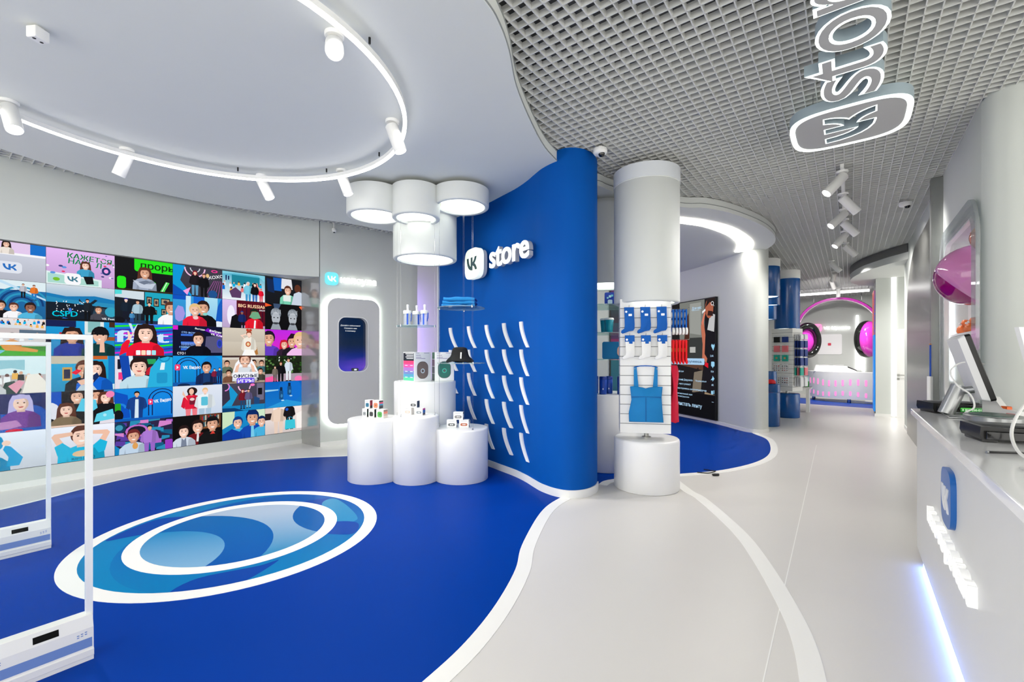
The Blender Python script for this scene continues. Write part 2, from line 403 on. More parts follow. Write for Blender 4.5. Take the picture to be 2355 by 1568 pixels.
# left wall with the video wall recess
wl = MB().box(-7.75, -2.5, 0, -7.45, 3.93, .215)
wl.box(-7.75, -2.5, .215, -7.47, 3.93, 2.78)
wl = wl.build('wall_left', WALLW, smooth=False); tag(wl, 'white wall strip under and behind the video wall', kind='structure')
MB().box(-7.45, -2.5, 0, -7.438, 3.93, .07).build('skirting', WHITE, wl, smooth=False)
up = spline([(-7.43, -2.5), (-7.43, 0), (-7.43, 1.6), (-7.41, 2.5), (-7.30, 3.15), (-7.10, 3.62), (-6.9, 3.93)], 5)
MB().prism([tuple(p) for p in up] + [(-7.75, 3.93), (-7.75, -2.5)], 2.772, 4.1).build('upper_band', WALLW, wl)
MB().box(-7.45, 3.925, 0, -6.9, 3.945, 2.772).build('mirror_reveal', mat('reveal_gloss', S(176, 176, 174), .14, .45, var=.02), wl, smooth=False)
CE = Vector((.28, .96, 0)).normalized(); CO = Vector((-6.9, 3.93, 0)); CN = Vector((.96, -.28, 0)).normalized()
cpath = [(-6.9, 3.946)] + [tuple((CO + CE * s_)[:2]) for s_ in (.15, .4, .7, .95)] + [tuple(p) for p in spline([tuple((CO + CE * 1.05)[:2]), (-6.555, 5.15), (-6.50, 5.35), (-6.46, 5.5)], 4)]
wc = MB().prism(cpath + [(-6.46, 5.62), (-6.6, 5.66), (-7.75, 5.66), (-7.75, 3.946)], 0, 4.1).build('wall_capsule', WALLW, ang=.4)
tag(wc, 'white wall with the lit capsule niche beside the video wall', kind='structure')
skirt(wc, cpath, -1)
# blue S-shaped partition
bfront = spline([(-5.15, 4.92), (-4.8, 4.86), (-4.4, 4.775), (-3.96, 4.655), (-3.62, 4.545), (-3.3, 4.44), (-3.05, 4.325), (-2.86, 4.215), (-2.70, 4.13), (-2.50, 4.075), (-2.34, 4.10), (-2.235, 4.23), (-2.215, 4.42), (-2.26, 4.58)], 5)
bback = [(-2.40, 4.72), (-2.62, 4.62), (-2.9, 4.46), (-3.3, 4.66), (-3.96, 4.875), (-4.8, 5.07), (-5.15, 5.12)]
wb = MB().prism([tuple(p) for p in bfront] + bback, 0, 3.668).build('wall_partition', BLUEW, ang=.6)
tag(wb, 'curved deep blue partition with lit logo and white fins', kind='structure')
skirt(wb, [p for p in bfront], -1, .085, .014)
MB().box(-5.165, 4.90, 0, -5.15, 5.13, 3.66).build('end_trim', WHITE, wb, smooth=False)
bl = [Vector((p[0], p[1])) for p in bfront]
def on_blue(u):
    """point and tangent of the partition's front seen in direction u"""
    r = (u - CU) / FPX; d = Vector((-_s + _c * r, _c + _s * r))
    for a, b in zip(bl, bl[1:]):
        fa = d.x * a.y - d.y * a.x; fb = d.x * b.y - d.y * b.x
        if fa * fb <= 0 and fa != fb:
            t = fa / (fa - fb); p = a + (b - a) * t; return p, (b - a).normalized()
FINW = mat('fin_white', S(240, 240, 240), .5, var=.01)
for ci_, u in enumerate((1034, 1076, 1117, 1157, 1197)):
    p, t = on_blue(u); ztop = (1.91, 1.91, 1.905, 1.905, 1.90)[ci_]; hh = .335
    ex = Vector((t.x, t.y, 0)); ey = Vector((0, 0, 1))
    outer = []; inner = []
    W = .17
    for k in range(9):
        q = k / 8; xx = W * (q ** 1.75); yy = -hh * .93 * q
        outer.append((xx + .064, yy)); inner.append((xx, yy))
    poly = inner + outer[::-1]
    for r_ in range(5):
        MB().plate(poly, (p.x, p.y, ztop - r_ * hh), ex, ey, -.01, .02).build('fin', FINW, wb, ang=.5)

# tall-screen wall of the second zone
wpath = spline([(-9.9, 8.4), (-9.0, 9.4), (-7.6, 10.9), (-6.2, 12.0), (-5.0, 12.3), (-4.1, 11.8), (-3.35, 11.25), (-2.8, 10.85), (-2.3, 10.42), (-1.85, 9.95), (-1.62, 9.72), (-1.45, 9.66), (-1.32, 9.74), (-1.265, 9.95), (-1.38, 10.2), (-1.75, 10.5), (-2.4, 11.1), (-3.2, 11.9)], 6)
ww = MB().prism([tuple(p) for p in wpath] + [(-3.4, 12.1), (-5.0, 12.8), (-6.5, 12.5), (-9.4, 9.6), (-10.2, 8.6)], 0, 4.1).build('wall_screen', WALLW, ang=.5)
tag(ww, 'white curved wall carrying the tall video screen', kind='structure')
skirt(ww, wpath, -1)
# far left side and back of the deep corridor
wf = MB().box(-3.4, 20.7, 0, 2.4, 20.9, 4.1).build('wall_back', WALLW, smooth=False); tag(wf, 'white far end wall behind the giant headphones', kind='structure')
wk = MB().box(-3.4, 12.0, 0, -3.2, 20.7, 4.1).build('wall_far_left', WALLW, smooth=False); tag(wk, 'white side wall of the far music corner', kind='structure')
# right wall: door wall, return, long wall with steel arch and niche, turned corner
wd = MB().box(.5, 14.1, 0, 2.2, 14.25, 3.4)
wd.box(.5, 14.25, 0, .62, 15.3, 4.1); wd.box(2.2, 14.1, 0, 2.35, 20.7, 4.1)
wd = wd.build('wall_door', WALLW, smooth=False); tag(wd, 'white corridor end wall with service door and light line', kind='structure')
MB().box(.48, 14.088, 0, 1.0, 14.1, .07).build('skirting', WHITE, wd, smooth=False)
MB().box(.793, 14.085, .03, .881, 14.102, 3.36).build('light_line', mat('led_line', (.9, .9, .9), .5, emit=(1, .97, .97), es=1.3, var=.005), wd, smooth=False)
MB().box(.47, 14.3, .1, .5, 15.0, 3.1).build('graphic_panel', mat('graphic_blue', S(10, 130, 215), .4, emit=S(10, 120, 210), es=.35, var=.2, vscale=1), wd, smooth=False)
MB().box(.465, 14.3, 2.0, .499, 15.0, 3.1).build('graphic_panel', mat('graphic_coral', S(225, 120, 100), .4, emit=S(220, 100, 80), es=.3, var=.3, vscale=2), wd, smooth=False)
dr = MB().box(.89, 14.07, 0, 1.8, 14.098, 2.12).build('door_1', WHITE, smooth=False); tag(dr, 'white flush service door beside the vertical light line', kind='structure')
h_ = MB().tube([(.915, 14.07, 1.02), (.915, 14.02, 1.02), (1.06, 14.02, 1.02)], .011); h_.cbox(.915, 14.066, 1.02, .05, .008, .05); h_.build('handle', STEEL, dr)
MB().cbox(.915, 14.066, .93, .05, .008, .05).build('lock', STEEL, dr)
RW = .90
NY0, NY1, NZ0, NZ1 = 5.58, 7.25, .95, 2.76
wr = MB()
wr.box(RW, NY1, 0, RW + .18, 12.2, 4.1); wr.box(RW, 5.5, 0, RW + .18, NY0, 4.1)
wr.box(RW, NY0, 0, RW + .18, NY1, NZ0); wr.box(RW, NY0, NZ1, RW + .18, NY1, 4.1)
wr.box(RW, 12.2, 0, 2.2, 12.3, 3.36)
wr = wr.build('wall_right', WALLW, smooth=False); tag(wr, 'white long right wall with steel arch and display niche', kind='structure')
cn = spline([(RW, 5.5), (.925, 5.41), (.985, 5.345), (1.12, 5.30), (1.6, 5.28), (3.2, 5.2), (6.0, 5.1)], 5)
wn = MB().prism([tuple(p) for p in cn] + [(6.0, 5.6)], 0, 4.1).build('wall_counter', WALLW, ang=.5); tag(wn, 'white rounded wall behind the service counter', kind='structure')
MB().box(RW - .014, 11.46, 0, RW, 12.2, .07).build('skirting', WHITE, wr, smooth=False)
# corner fillets of the niche opening
for yy, zz, sy, sz in ((NY0, NZ1, 1, -1), (NY1, NZ1, -1, -1), (NY0, NZ0, 1, 1), (NY1, NZ0, -1, 1)):
    r = .22; poly = [(yy, zz)] + [(yy + sy * r * (1 - math.sin(PI / 2 * k / 8)), zz + sz * r * (1 - math.cos(PI / 2 * k / 8))) for k in range(9)]
    MB().plate(poly, (RW, 0, 0), (0, 1, 0), (0, 0, 1), 0, .18).build('corner_fillet', WALLW, wr)
# steel arch sheet
arch = [(7.62, .0), (11.40, .0), (11.40, 2.3)] + [(11.40 - 1.7 * (1 - math.cos(t)), 2.3 + 1.05 * math.sin(t)) for t in [PI / 2 * k / 14 for k in range(1, 15)]] + [(7.62, 3.4)]
MB().plate(arch, (RW, 0, 0), (0, 1, 0), (0, 0, 1), -.03, -.012).build('steel_arch', STEEL, wr)
archb = [(p[0] + (.035 if p[0] > 9 else 0), p[1] + (.03 if p[1] > 2 else 0)) for p in arch]
MB().plate(archb, (RW, 0, 0), (0, 1, 0), (0, 0, 1), -.012, 0).build('arch_edge', MATS['trim_dark'], wr)
MB().box(.79, 7.46, 0, RW + .005, 7.56, 3.66).build('steel_post', mat('satin_steel', S(150, 152, 150), .38, .9, var=.05, vscale=8), wr, smooth=False)
# wall behind the niche (box)
nb = MB().box(RW + .1801, NY0 - .1, NZ0 - .1, RW + .75, NY1 + .1, NZ0)
nb.box(RW + .1801, NY0 - .1, NZ1, RW + .75, NY1 + .1, NZ1 + .1); nb.box(RW + .72, NY0 - .1, NZ0, RW + .75, NY1 + .1, NZ1)
nb.box(RW + .1801, NY0 - .1, NZ0, RW + .72, NY0, NZ1); nb.box(RW + .1801, NY1, NZ0, RW + .72, NY1 + .1, NZ1)
nb = nb.build('niche_box', WHITE, wr, smooth=False)
for z in (1.70,): MB().box(RW + .03, NY0 + .02, z, RW + .7, NY1 - .02, z + .03).build('niche_shelf', WHITE, wr, smooth=False)
MB().box(RW + .045, NY1 - .016, NZ0 + .25, RW + .058, NY1 - .002, NZ1 - .25).build('niche_light', mat('niche_led', (.9, .9, .95), .5, emit=(.85, .9, 1), es=3, var=.005), wr, smooth=False)
MB().box(RW + .30, NY0 + .05, NZ1 - .03, RW + .34, NY1 - .05, NZ1 - .005).build('niche_light', MATS['niche_led'], wr, smooth=False)
# acrylic surround of the niche: rounded frame plate standing off the wall
def ring_plate(mb, outer, inner, o, ex, ey, d0, d1):
    o, ex, ey = Vector(o), Vector(ex), Vector(ey); nn = ex.cross(ey).normalized(); n_ = len(outer)
    vs = [o + ex * p[0] + ey * p[1] + nn * d for d in (d0, d1) for pl in (outer, inner) for p in pl]; fs = []
    for i in range(n_):
        j = (i + 1) % n_
        fs += [(i, n_ + i, n_ + j, j), (2 * n_ + i, 2 * n_ + j, 3 * n_ + j, 3 * n_ + i), (i, j, 2 * n_ + j, 2 * n_ + i), (n_ + i, 3 * n_ + i, 3 * n_ + j, n_ + j)]
    return mb.add(vs, fs)
ring_plate(MB(), rrect(NY0 - .17, NZ0 - .17, NY1 + .1, NZ1 + .14, .34, 10), rrect(NY0, NZ0, NY1, NZ1, .22, 10), (RW, 0, 0), (0, 1, 0), (0, 0, 1), -.05, -.025).build('acrylic_surround', glass('acrylic_grey', (.80, .83, .84), .05, .2), wr)
ring_plate(MB(), rrect(NY0 - .05, NZ0 - .05, NY1 + .03, NZ1 + .05, .25, 10), rrect(NY0 + .012, NZ0 + .012, NY1 - .012, NZ1 - .012, .21, 10), (RW, 0, 0), (0, 1, 0), (0, 0, 1), -.02, .02).build('niche_rim', GLOSSW, wr)

# ================================================================== VIDEO WALL (flat pictures on tiles)
TW, TH = .61, .423; AS = TW / TH
SK = [S(238, 190, 165), S(225, 170, 140), S(250, 210, 190), S(150, 100, 80)]
class Pic:
    """flat picture of one tile: x 0..AS, y 0..1, painted in layers"""
    def __init__(s): s.mb = MB(); s.k = 0
    def poly(s, pts, col):
        pts = ccw(clip([(p[0], p[1]) for p in pts], [(0, 0), (AS, 0), (AS, 1), (0, 1)])) if len(pts) > 2 else []
        s.k += 1
        if len(pts) > 2: s.mb.add([(p[0], p[1], s.k) for p in pts], [tuple(range(len(pts)))], col)
        return s
    def r(s, x0, y0, x1, y1, col):
        if x1 - x0 > AS * .99 and y1 - y0 > .99: return s.g(x0, y0, x1, y1, tuple(c_ * .72 for c_ in col), tuple(min(1, c_ * 1.06) for c_ in col))
        return s.poly([(x0, y0), (x1, y0), (x1, y1), (x0, y1)], col)
    def g(s, x0, y0, x1, y1, cb, ct):
        s.k += 1; s.mb.add([(x0, y0, s.k), (x1, y0, s.k), (x1, y1, s.k), (x0, y1, s.k)], [(0, 1, 2, 3)], [cb, cb, ct, ct]); return s
    def e(s, x, y, a, b, col, n=14): return s.poly([(x + a * math.cos(2 * PI * i / n), y + b * math.sin(2 * PI * i / n)) for i in range(n)], col)
    def arc(s, x, y, r0, r1, a0, a1, col, n=14):
        o = [(x + r1 * math.cos(a0 + (a1 - a0) * i / n), y + r1 * math.sin(a0 + (a1 - a0) * i / n)) for i in range(n + 1)]
        q = [(x + r0 * math.cos(a0 + (a1 - a0) * i / n), y + r0 * math.sin(a0 + (a1 - a0) * i / n)) for i in range(n + 1)]
        for i in range(n): s.poly([q[i], o[i], o[i + 1], q[i + 1]], col)
        return s
    def t(s, body, x, y, size, col, rot=0, off=.004, width=None):
        s.k += 1; vs, fs, x0, x1 = text_geo(body, 0.0, .004, 2); c, q = math.cos(rot), math.sin(rot); kx = width / (x1 - x0) if width else size
        bd = .016 + off * .25
        P_ = [((p[0] - x0 + q) * kx, p[1] * size) for q in (-bd, bd) for p in vs]; fs = fs + [tuple(i + len(vs) for i in f) for f in fs]
        s.mb.add([(x + a * c - b * q, y + a * q + b * c, s.k) for a, b in P_], fs, col); return s
    def glyph(s, x, y, sc, col):
        s.k += 1; s.mb.add([(p[0], p[1], s.k) for p in vk(sc, x, y)], [tuple(range(len(VK)))], col); return s
    def bust(s, x, b, h, top, hair, sk=0, long=False, smile=True, arm=None):
        r = h * .19; hy = b + h * .74; c = SK[sk]
        if long: s.poly([(x - r * 1.25, hy + r * .3), (x - r * .9, hy + r * 1.25), (x + r * .9, hy + r * 1.25), (x + r * 1.25, hy + r * .3), (x + r * 1.5, b + h * .18), (x - r * 1.5, b + h * .18)], hair)
        s.poly([(x - h * .42, b), (x - h * .40, b + h * .32), (x - h * .26, b + h * .46), (x - h * .1, b + h * .52), (x + h * .1, b + h * .52), (x + h * .26, b + h * .46), (x + h * .40, b + h * .32), (x + h * .42, b)], top)
        s.poly([(x + h * .12, b), (x + h * .16, b + h * .40), (x + h * .27, b + h * .455), (x + h * .40, b + h * .32), (x + h * .42, b)], tuple(k_ * .68 for k_ in top)); s.poly([(x - h * .3, b), (x - h * .24, b + h * .3), (x - h * .20, b)], tuple(k_ * .75 for k_ in top))
        s.poly([(x - r * .45, b + h * .48), (x + r * .45, b + h * .48), (x + r * .4, hy - r * .7), (x - r * .4, hy - r * .7)], tuple(k_ * .8 for k_ in c))
        s.e(x, hy + r * .22, r * 1.05, r * 1.2, hair); s.e(x, hy - r * .12, r * .84, r * 1.08, tuple(k_ * .72 for k_ in c)); s.e(x - r * .13, hy - r * .10, r * .70, r * 1.02, c)
        s.poly([(x - r * .95, hy + r * .5), (x - r * .4, hy + r * 1.25), (x + r * .6, hy + r * 1.25), (x + r * .95, hy + r * .5), (x + r * .3, hy + r * .72), (x - r * .5, hy + r * .62)], hair)
        for q in (-1, 1):
            s.e(x + q * r * .34, hy + r * .05, r * .13, r * .09, S(40, 25, 20), 6); s.poly([(x + q * r * .16, hy + r * .26), (x + q * r * .55, hy + r * .26), (x + q * r * .5, hy + r * .33), (x + q * r * .18, hy + r * .33)], hair)
        s.poly([(x - r * .06, hy), (x + r * .1, hy - r * .35), (x - r * .1, hy - r * .35)], tuple(k_ * .8 for k_ in c))
        s.poly([(x - r * .32, hy - r * .52), (x + r * .32, hy - r * .52), (x + r * .14, hy - r * .72), (x - r * .14, hy - r * .72)], S(250, 245, 240) if smile else S(190, 80, 80))
        if arm:
            for q in (-1, 1): s.poly([(x + q * h * .38, b + h * .1), (x + q * h * .3, b + h * .3), (x + q * h * .62, b + h * .62), (x + q * h * .22, b + h * .92), (x + q * h * .18, b + h * .82), (x + q * h * .48, b + h * .60)], arm)
        return s
    def full(s, x, b, h, top, leg, hair, sk=0, long=False, w=1.0, wave=False, skirt=False):
        c = SK[sk]; r = h * .068; hy = b + h * .92; W = h * w
        if long: s.poly([(x - r * 1.1, hy + r), (x + r * 1.1, hy + r), (x + r * 1.5, b + h * .68), (x - r * 1.5, b + h * .68)], hair)
        for q in (-1, 1):
            s.poly([(x + q * W * .01, b + h * .48), (x + q * W * .115, b + h * .48), (x + q * W * .10, b + h * .03), (x + q * W * .03, b + h * .03)], leg)
            s.poly([(x + q * W * .02, b), (x + q * W * .13, b), (x + q * W * .11, b + h * .04), (x + q * W * .02, b + h * .04)], S(30, 30, 34))
            if wave and q < 0: s.poly([(x - W * .12, b + h * .78), (x - W * .30, b + h * .88), (x - W * .28, b + h * 1.0), (x - W * .23, b + h * .9), (x - W * .08, b + h * .70)], top)
            else: s.poly([(x + q * W * .10, b + h * .82), (x + q * W * .16, b + h * .76), (x + q * W * .20, b + h * .52), (x + q * W * .14, b + h * .45), (x + q * W * .12, b + h * .52)], tuple(k_ * .85 for k_ in top))
        s.poly([(x - W * .125, b + h * .44), (x + W * .125, b + h * .44), (x + W * .135, b + h * .80), (x + W * .04, b + h * .845), (x - W * .04, b + h * .845), (x - W * .135, b + h * .80)], top)
        s.poly([(x + W * .04, b + h * .44), (x + W * .125, b + h * .44), (x + W * .135, b + h * .80), (x + W * .06, b + h * .83)], tuple(k_ * .7 for k_ in top))
        if skirt: s.poly([(x - W * .11, b + h * .5), (x + W * .11, b + h * .5), (x + W * .18, b + h * .33), (x - W * .18, b + h * .33)], leg)
        s.r(x - r * .4, b + h * .82, x + r * .4, b + h * .89, tuple(k_ * .8 for k_ in c))
        s.e(x, hy + r * .25, r * 1.02, r * 1.12, hair); s.e(x, hy - r * .12, r * .8, r * 1.0, c)
        s.poly([(x - r * .9, hy + r * .35), (x - r * .3, hy + r * 1.15), (x + r * .5, hy + r * 1.15), (x + r * .9, hy + r * .35), (x, hy + r * .6)], hair)
        return s
BK, WT, RD, CYN, BL, NV = S(16, 16, 20), S(245, 245, 248), S(235, 20, 50), S(0, 175, 225), S(0, 105, 210), S(16, 26, 80)
BRN, BLD, DBR = S(92, 50, 36), S(228, 190, 130), S(40, 24, 22)
PNK, MAG, GRN, MNT, LG = S(240, 160, 225), S(215, 30, 200), S(40, 230, 30), S(120, 215, 195), S(214, 222, 235)
PUR, TEA = S(110, 60, 200), S(0, 130, 150)
def crowd(p, x0, x1, y, n, seed, sz=.05):
    rr = random.Random(seed); cs = [WT, RD, BL, S(240, 180, 80), BK, LG, S(230, 120, 120), CYN]
    for i in range(n):
        x = x0 + (x1 - x0) * (i + rr.random() * .6) / n; yy = y + rr.random() * sz * 1.4
        p.poly([(x - sz * .7, yy - sz * 1.8), (x + sz * .7, yy - sz * 1.8), (x + sz * .6, yy), (x - sz * .6, yy)], rr.choice(cs)); p.e(x, yy + sz * .45, sz * .42, sz * .5, rr.choice([DBR, BRN, SK[0], SK[1]]), 8)
def arches(p, x, y, R):
    for k in range(4):
        r1 = R * (1 - .13 * k); c = NV if k % 2 == 0 else S(20, 130, 225)
        p.arc(x, y, r1 - R * .075, r1, 0, PI, c, 12)
        for q in (-1, 1): p.r(x + q * r1 - (R * .075 if q > 0 else 0), 0.12, x + q * r1 + (R * .075 if q < 0 else 0), y, c)
def L(w): return w * AS
T_ = {}
def tile(r, c):
    def deco(fn): T_[(r, c)] = fn; return fn
    return deco
@tile(0, 0)
def _(p):
    p.r(0, 0, AS, 1, S(206, 210, 224)); p.r(0, .72, AS, 1, S(225, 200, 235)); p.r(1.15, .7, AS, 1, S(20, 110, 200)); p.r(0, .66, AS, .72, WT)
    p.bust(.72, .68, .34, S(235, 225, 215), DBR, 0, True); p.e(.5, .78, .08, .07, S(20, 120, 200)); p.r(.2, .85, .33, 1, BL)
    p.poly(rrect(.55, .18, 1.0, .48, .09), S(222, 226, 236)); p.glyph(.78, .34, .38, S(40, 110, 190))
@tile(0, 1)
def _(p):
    p.r(0, 0, AS, 1, S(222, 180, 236)); p.poly([(0, .35), (1.15, .22), (1.15, 0), (0, 0)], S(225, 240, 240)); p.poly([(.03, .30), (1.08, .18), (1.08, .03), (.03, .03)], S(170, 215, 205))
    p.t('КАЖЕТСЯ,', .42, .78, .2, S(0, 125, 50), -.08); p.t('НАШ  Л', .44, .62, .2, S(0, 135, 70), -.08)
    rr = random.Random(4)
    for i in range(22):
        x, y = rr.random() * AS, .3 + rr.random() * .68; c = rr.choice([S(60, 60, 120), PNK, S(120, 100, 180), S(230, 40, 90), S(90, 150, 220), WT]); a = rr.uniform(.02, .06)
        if not (.35 < x < 1.05 and y > .55): p.e(x, y, a, a * .6, c, 7)
    p.bust(.80, .26, .46, S(60, 160, 200), BRN, 2, True); p.poly([(.75, .28), (.95, .3), (.98, .08), (.82, .06)], BK)
    p.poly(rrect(.36, .02, .70, .34, .08), WT); p.glyph(.53, .18, .34, S(60, 120, 140)); p.e(.2, .14, .07, .05, S(120, 190, 40)); p.e(1.25, .5, .1, .12, S(30, 50, 110)); p.e(1.25, .5, .05, .06, PNK)
@tile(0, 2)
def _(p):
    p.r(0, 0, AS, 1, S(22, 22, 24)); p.poly(rrect(.46, .62, 1.6, 1.1, .08), GRN); p.t('прорыв', .62, .72, .3, S(20, 60, 20)); p.poly(rrect(.05, .05, .26, .42, .07), GRN)
    p.poly(rrect(.48, .06, 1.0, .34, .06), GRN); p.poly([(1.1, .02), (1.22, .04), (1.36, .35), (1.26, .37)], S(80, 220, 90)); p.poly([(1.14, .02), (1.16, .02), (1.30, .36), (1.28, .36)], WT)
    p.bust(.72, .05, .72, S(160, 170, 190), BRN, 1, True); p.poly([(.42, .34), (.6, .12), (.9, .1), (1.0, .3), (.8, .24)], S(196, 204, 220)); p.poly([(.55, .28), (.75, .36), (.9, .32), (.7, .22)], S(110, 120, 140)); p.r(0, 0, AS, .05, S(50, 40, 24))
@tile(0, 3)
def _(p):
    p.r(0, 0, AS, 1, S(62, 60, 72)); p.poly([(0, 0), (.55, 0), (.2, .5), (.34, 1), (0, 1)], S(10, 150, 215)); p.poly([(0, 0), (.5, 0), (0, .35)], S(10, 80, 180)); p.poly([(.28, .15), (.5, .3), (.4, .02)], PNK)
    p.arc(.62, .95, .27, .31, PI, 2 * PI, S(240, 190, 225)); p.arc(.62, .95, .12, .15, PI, 2 * PI, S(210, 215, 225)); p.e(1.2, .92, .1, .05, S(240, 60, 150)); p.e(1.2, .92, .06, .025, S(62, 60, 72))
    for k in range(6): p.poly([(.9 + .1 * k, .0), (.91 + .1 * k, .0), (1.2 + .05 * k, .6), (1.19 + .05 * k, .6)], S(200, 90, 190))
    p.t('XOXO', 1.02, .62, .16, WT, .25); p.e(1.15, .12, .14, .14, S(30, 80, 140)); p.full(.62, .0, .86, S(30, 24, 30), S(90, 150, 190), S(130, 20, 40), 0, True); p.full(.88, -.06, .86, BK, BK, BRN, 1); p.e(.99, .74, .05, .07, BLD)
@tile(0, 4)
def _(p):
    p.g(0, 0, AS, 1, S(235, 240, 245), S(40, 170, 200)); p.poly([(0, .9), (.4, .95), (1.2, .95), (AS, .75), (AS, 1), (0, 1)], S(130, 205, 225)); p.r(.3, .55, 1.25, .9, S(30, 130, 150)); p.r(.1, .68, .14, .86, NV); p.r(.18, .7, .22, .84, NV)
    crowd(p, .05, 1.4, .56, 9, 3, .06); crowd(p, .0, 1.4, .38, 7, 8, .08)
    p.full(.85, -.12, .82, S(120, 200, 225), S(60, 150, 200), S(200, 210, 220), 0); p.full(1.08, -.1, .78, BK, S(50, 110, 180), DBR, 2, True); p.poly([(.22, .3), (.42, .46), (.62, .3), (.6, .08), (.3, .08)], S(90, 60, 100)); p.full(1.3, 0, .5, RD, RD, RD, 1)
@tile(0, 5)
def _(p):
    p.r(0, 0, AS, 1, S(26, 28, 34)); p.r(.3, .5, .62, 1, S(20, 90, 180)); p.poly([(.05, .95), (.3, .9), (.35, .4), (.1, .45)], S(20, 40, 80)); p.poly([(.6, .6), (1.05, .6), (1.0, 1), (.62, 1)], S(225, 225, 232))
    p.bust(.86, .0, .74, S(120, 205, 175), BRN, 0); p.r(.68, .12, .98, .36, S(225, 235, 230)); p.e(1.25, .66, .13, .17, BRN); p.poly([(1.0, 0), (1.1, .45), (1.3, .55), (AS, .5), (AS, 0)], S(200, 210, 225))
@tile(1, 0)
def _(p):
    p.r(0, 0, AS, 1, S(30, 110, 170)); p.r(.55, .75, AS, 1, S(220, 235, 240)); p.poly([(0, .7), (.3, .72), (.3, 1), (0, 1)], S(210, 235, 235)); p.t('к?', .04, .82, .22, S(20, 90, 120))
    for k in range(5): p.arc(1.0, .35, .1 + .09 * k, .145 + .09 * k, 0, PI, S(10, 60, 120) if k % 2 else S(40, 150, 190))
    p.poly([(.55, .95), (.6, 1), (AS, .55), (AS, .5)], S(190, 220, 240)); p.poly(rrect(.28, .35, .6, .75, .1), S(44, 30, 70)); p.e(.42, .62, .1, .13, S(190, 90, 170))
    p.full(1.22, .5, .42, S(230, 120, 40), S(30, 120, 190), BRN, 1); p.full(1.02, .55, .38, S(190, 190, 200), BK, BRN); p.bust(.1, -.1, 1.0, S(10, 90, 190), S(30, 30, 40), 0); p.bust(.62, -.05, .5, BK, DBR, 1); p.bust(.85, -.05, .46, WT, BRN, 0); p.bust(1.15, -.12, .56, S(80, 180, 220), DBR, 3)
@tile(1, 1)
def _(p):
    p.g(0, .5, AS, 1, S(120, 170, 200), S(206, 216, 226)); p.poly([(0, .75), (.4, .68), (1.0, .74), (AS, .66), (AS, .5), (0, .5)], S(20, 120, 180)); p.r(0, 0, AS, .55, S(14, 26, 40)); p.poly([(0, .66), (.35, .6), (AS, .55), (AS, .42), (.35, .5), (0, .5)], S(40, 140, 185))
    p.poly([(.9, .0), (1.0, .42), (AS, .36), (AS, 0)], S(40, 66, 84)); rr = random.Random(5)
    for i in range(34): p.e(.2 + rr.random() * .7, .25 + rr.random() * .3, .012, .016, WT, 6)
    p.t('CSPD', .12, .1, .22, S(0, 200, 225), .03); p.e(.48, .3, .03, .06, S(60, 120, 220)); p.poly([(.28, .02), (.34, .08), (.5, .03), (.42, .0)], S(40, 120, 220))
    p.full(.84, .02, .62, S(24, 34, 44), S(10, 14, 18), DBR, 1, wave=True); p.poly([(.86, .5), (.96, .5), (1.06, .62), (1.0, .64)], S(24, 34, 44)); p.bust(1.08, .02, .44, S(70, 70, 80), S(70, 50, 40), 1); p.e(1.36, .3, .14, .15, S(50, 160, 190)); p.t('VK Fest', 1.15, .06, .09, WT); p.r(0, 0, AS, .05, S(14, 16, 22))
@tile(1, 2)
def _(p):
    p.r(0, 0, AS, 1, S(24, 30, 40)); p.poly([(0, .78), (.7, .74), (.7, 1), (0, 1)], S(206, 220, 228)); p.poly([(0, .86), (.16, .88), (.16, 1), (0, 1)], S(80, 215, 215)); p.r(.72, .1, AS, 1, S(30, 165, 190)); p.r(0, 0, AS, .1, S(30, 50, 90))
    for x, y, w, h in ((.76, .62, .14, .24), (.94, .56, .14, .26), (1.13, .62, .24, .22), (.93, .3, .1, .15), (1.14, .3, .14, .2)): p.r(x, y, x + w, y + h, S(26, 30, 34)); p.r(x + .02, y + .03, x + w - .02, y + h - .03, S(170, 150, 120)); p.e(x + w / 2, y + h / 2, w * .25, h * .25, S(60, 50, 60), 7)
    p.full(.26, .04, .72, S(20, 34, 50), S(20, 24, 40), S(50, 50, 150), 2); p.full(.54, -.02, .74, S(170, 200, 215), S(40, 60, 80), DBR, 1); p.full(.83, -.04, .72, S(14, 18, 22), BK, DBR, 0, w=1.25); p.bust(1.4, -.1, .86, WT, BRN, 1); p.e(.08, .08, .16, .1, S(16, 16, 24)); p.full(.4, .0, .36, S(70, 140, 190), S(30, 90, 160), DBR)
@tile(1, 3)
def _(p):
    p.r(0, 0, AS, 1, S(50, 150, 215)); p.r(.0, .86, .36, 1, S(10, 80, 190)); p.r(.36, .1, .5, 1, S(200, 230, 245)); p.r(.58, .7, .9, 1, S(20, 100, 205)); p.g(.9, 0, 1.3, 1, S(120, 190, 230), S(170, 220, 240)); p.poly([(1.22, 0), (1.3, .7), (1.4, .95), (AS, 1), (AS, 0)], S(20, 90, 190))
    p.poly([(.07, .2), (.05, .45), (.14, .66), (.28, .62), (.34, .4), (.28, .18), (.16, .12)], S(160, 150, 225)); p.poly([(1.14, 0), (1.14, .14), (1.3, .2), (AS, .18), (AS, 0)], S(225, 235, 245))
    p.bust(.86, -.1, .98, BK, DBR, 1); p.bust(.62, -.1, .86, S(232, 30, 60), BLD, 0); p.e(.64, .28, .08, .06, S(240, 200, 200)); p.e(.92, .42, .07, .05, S(130, 210, 200))
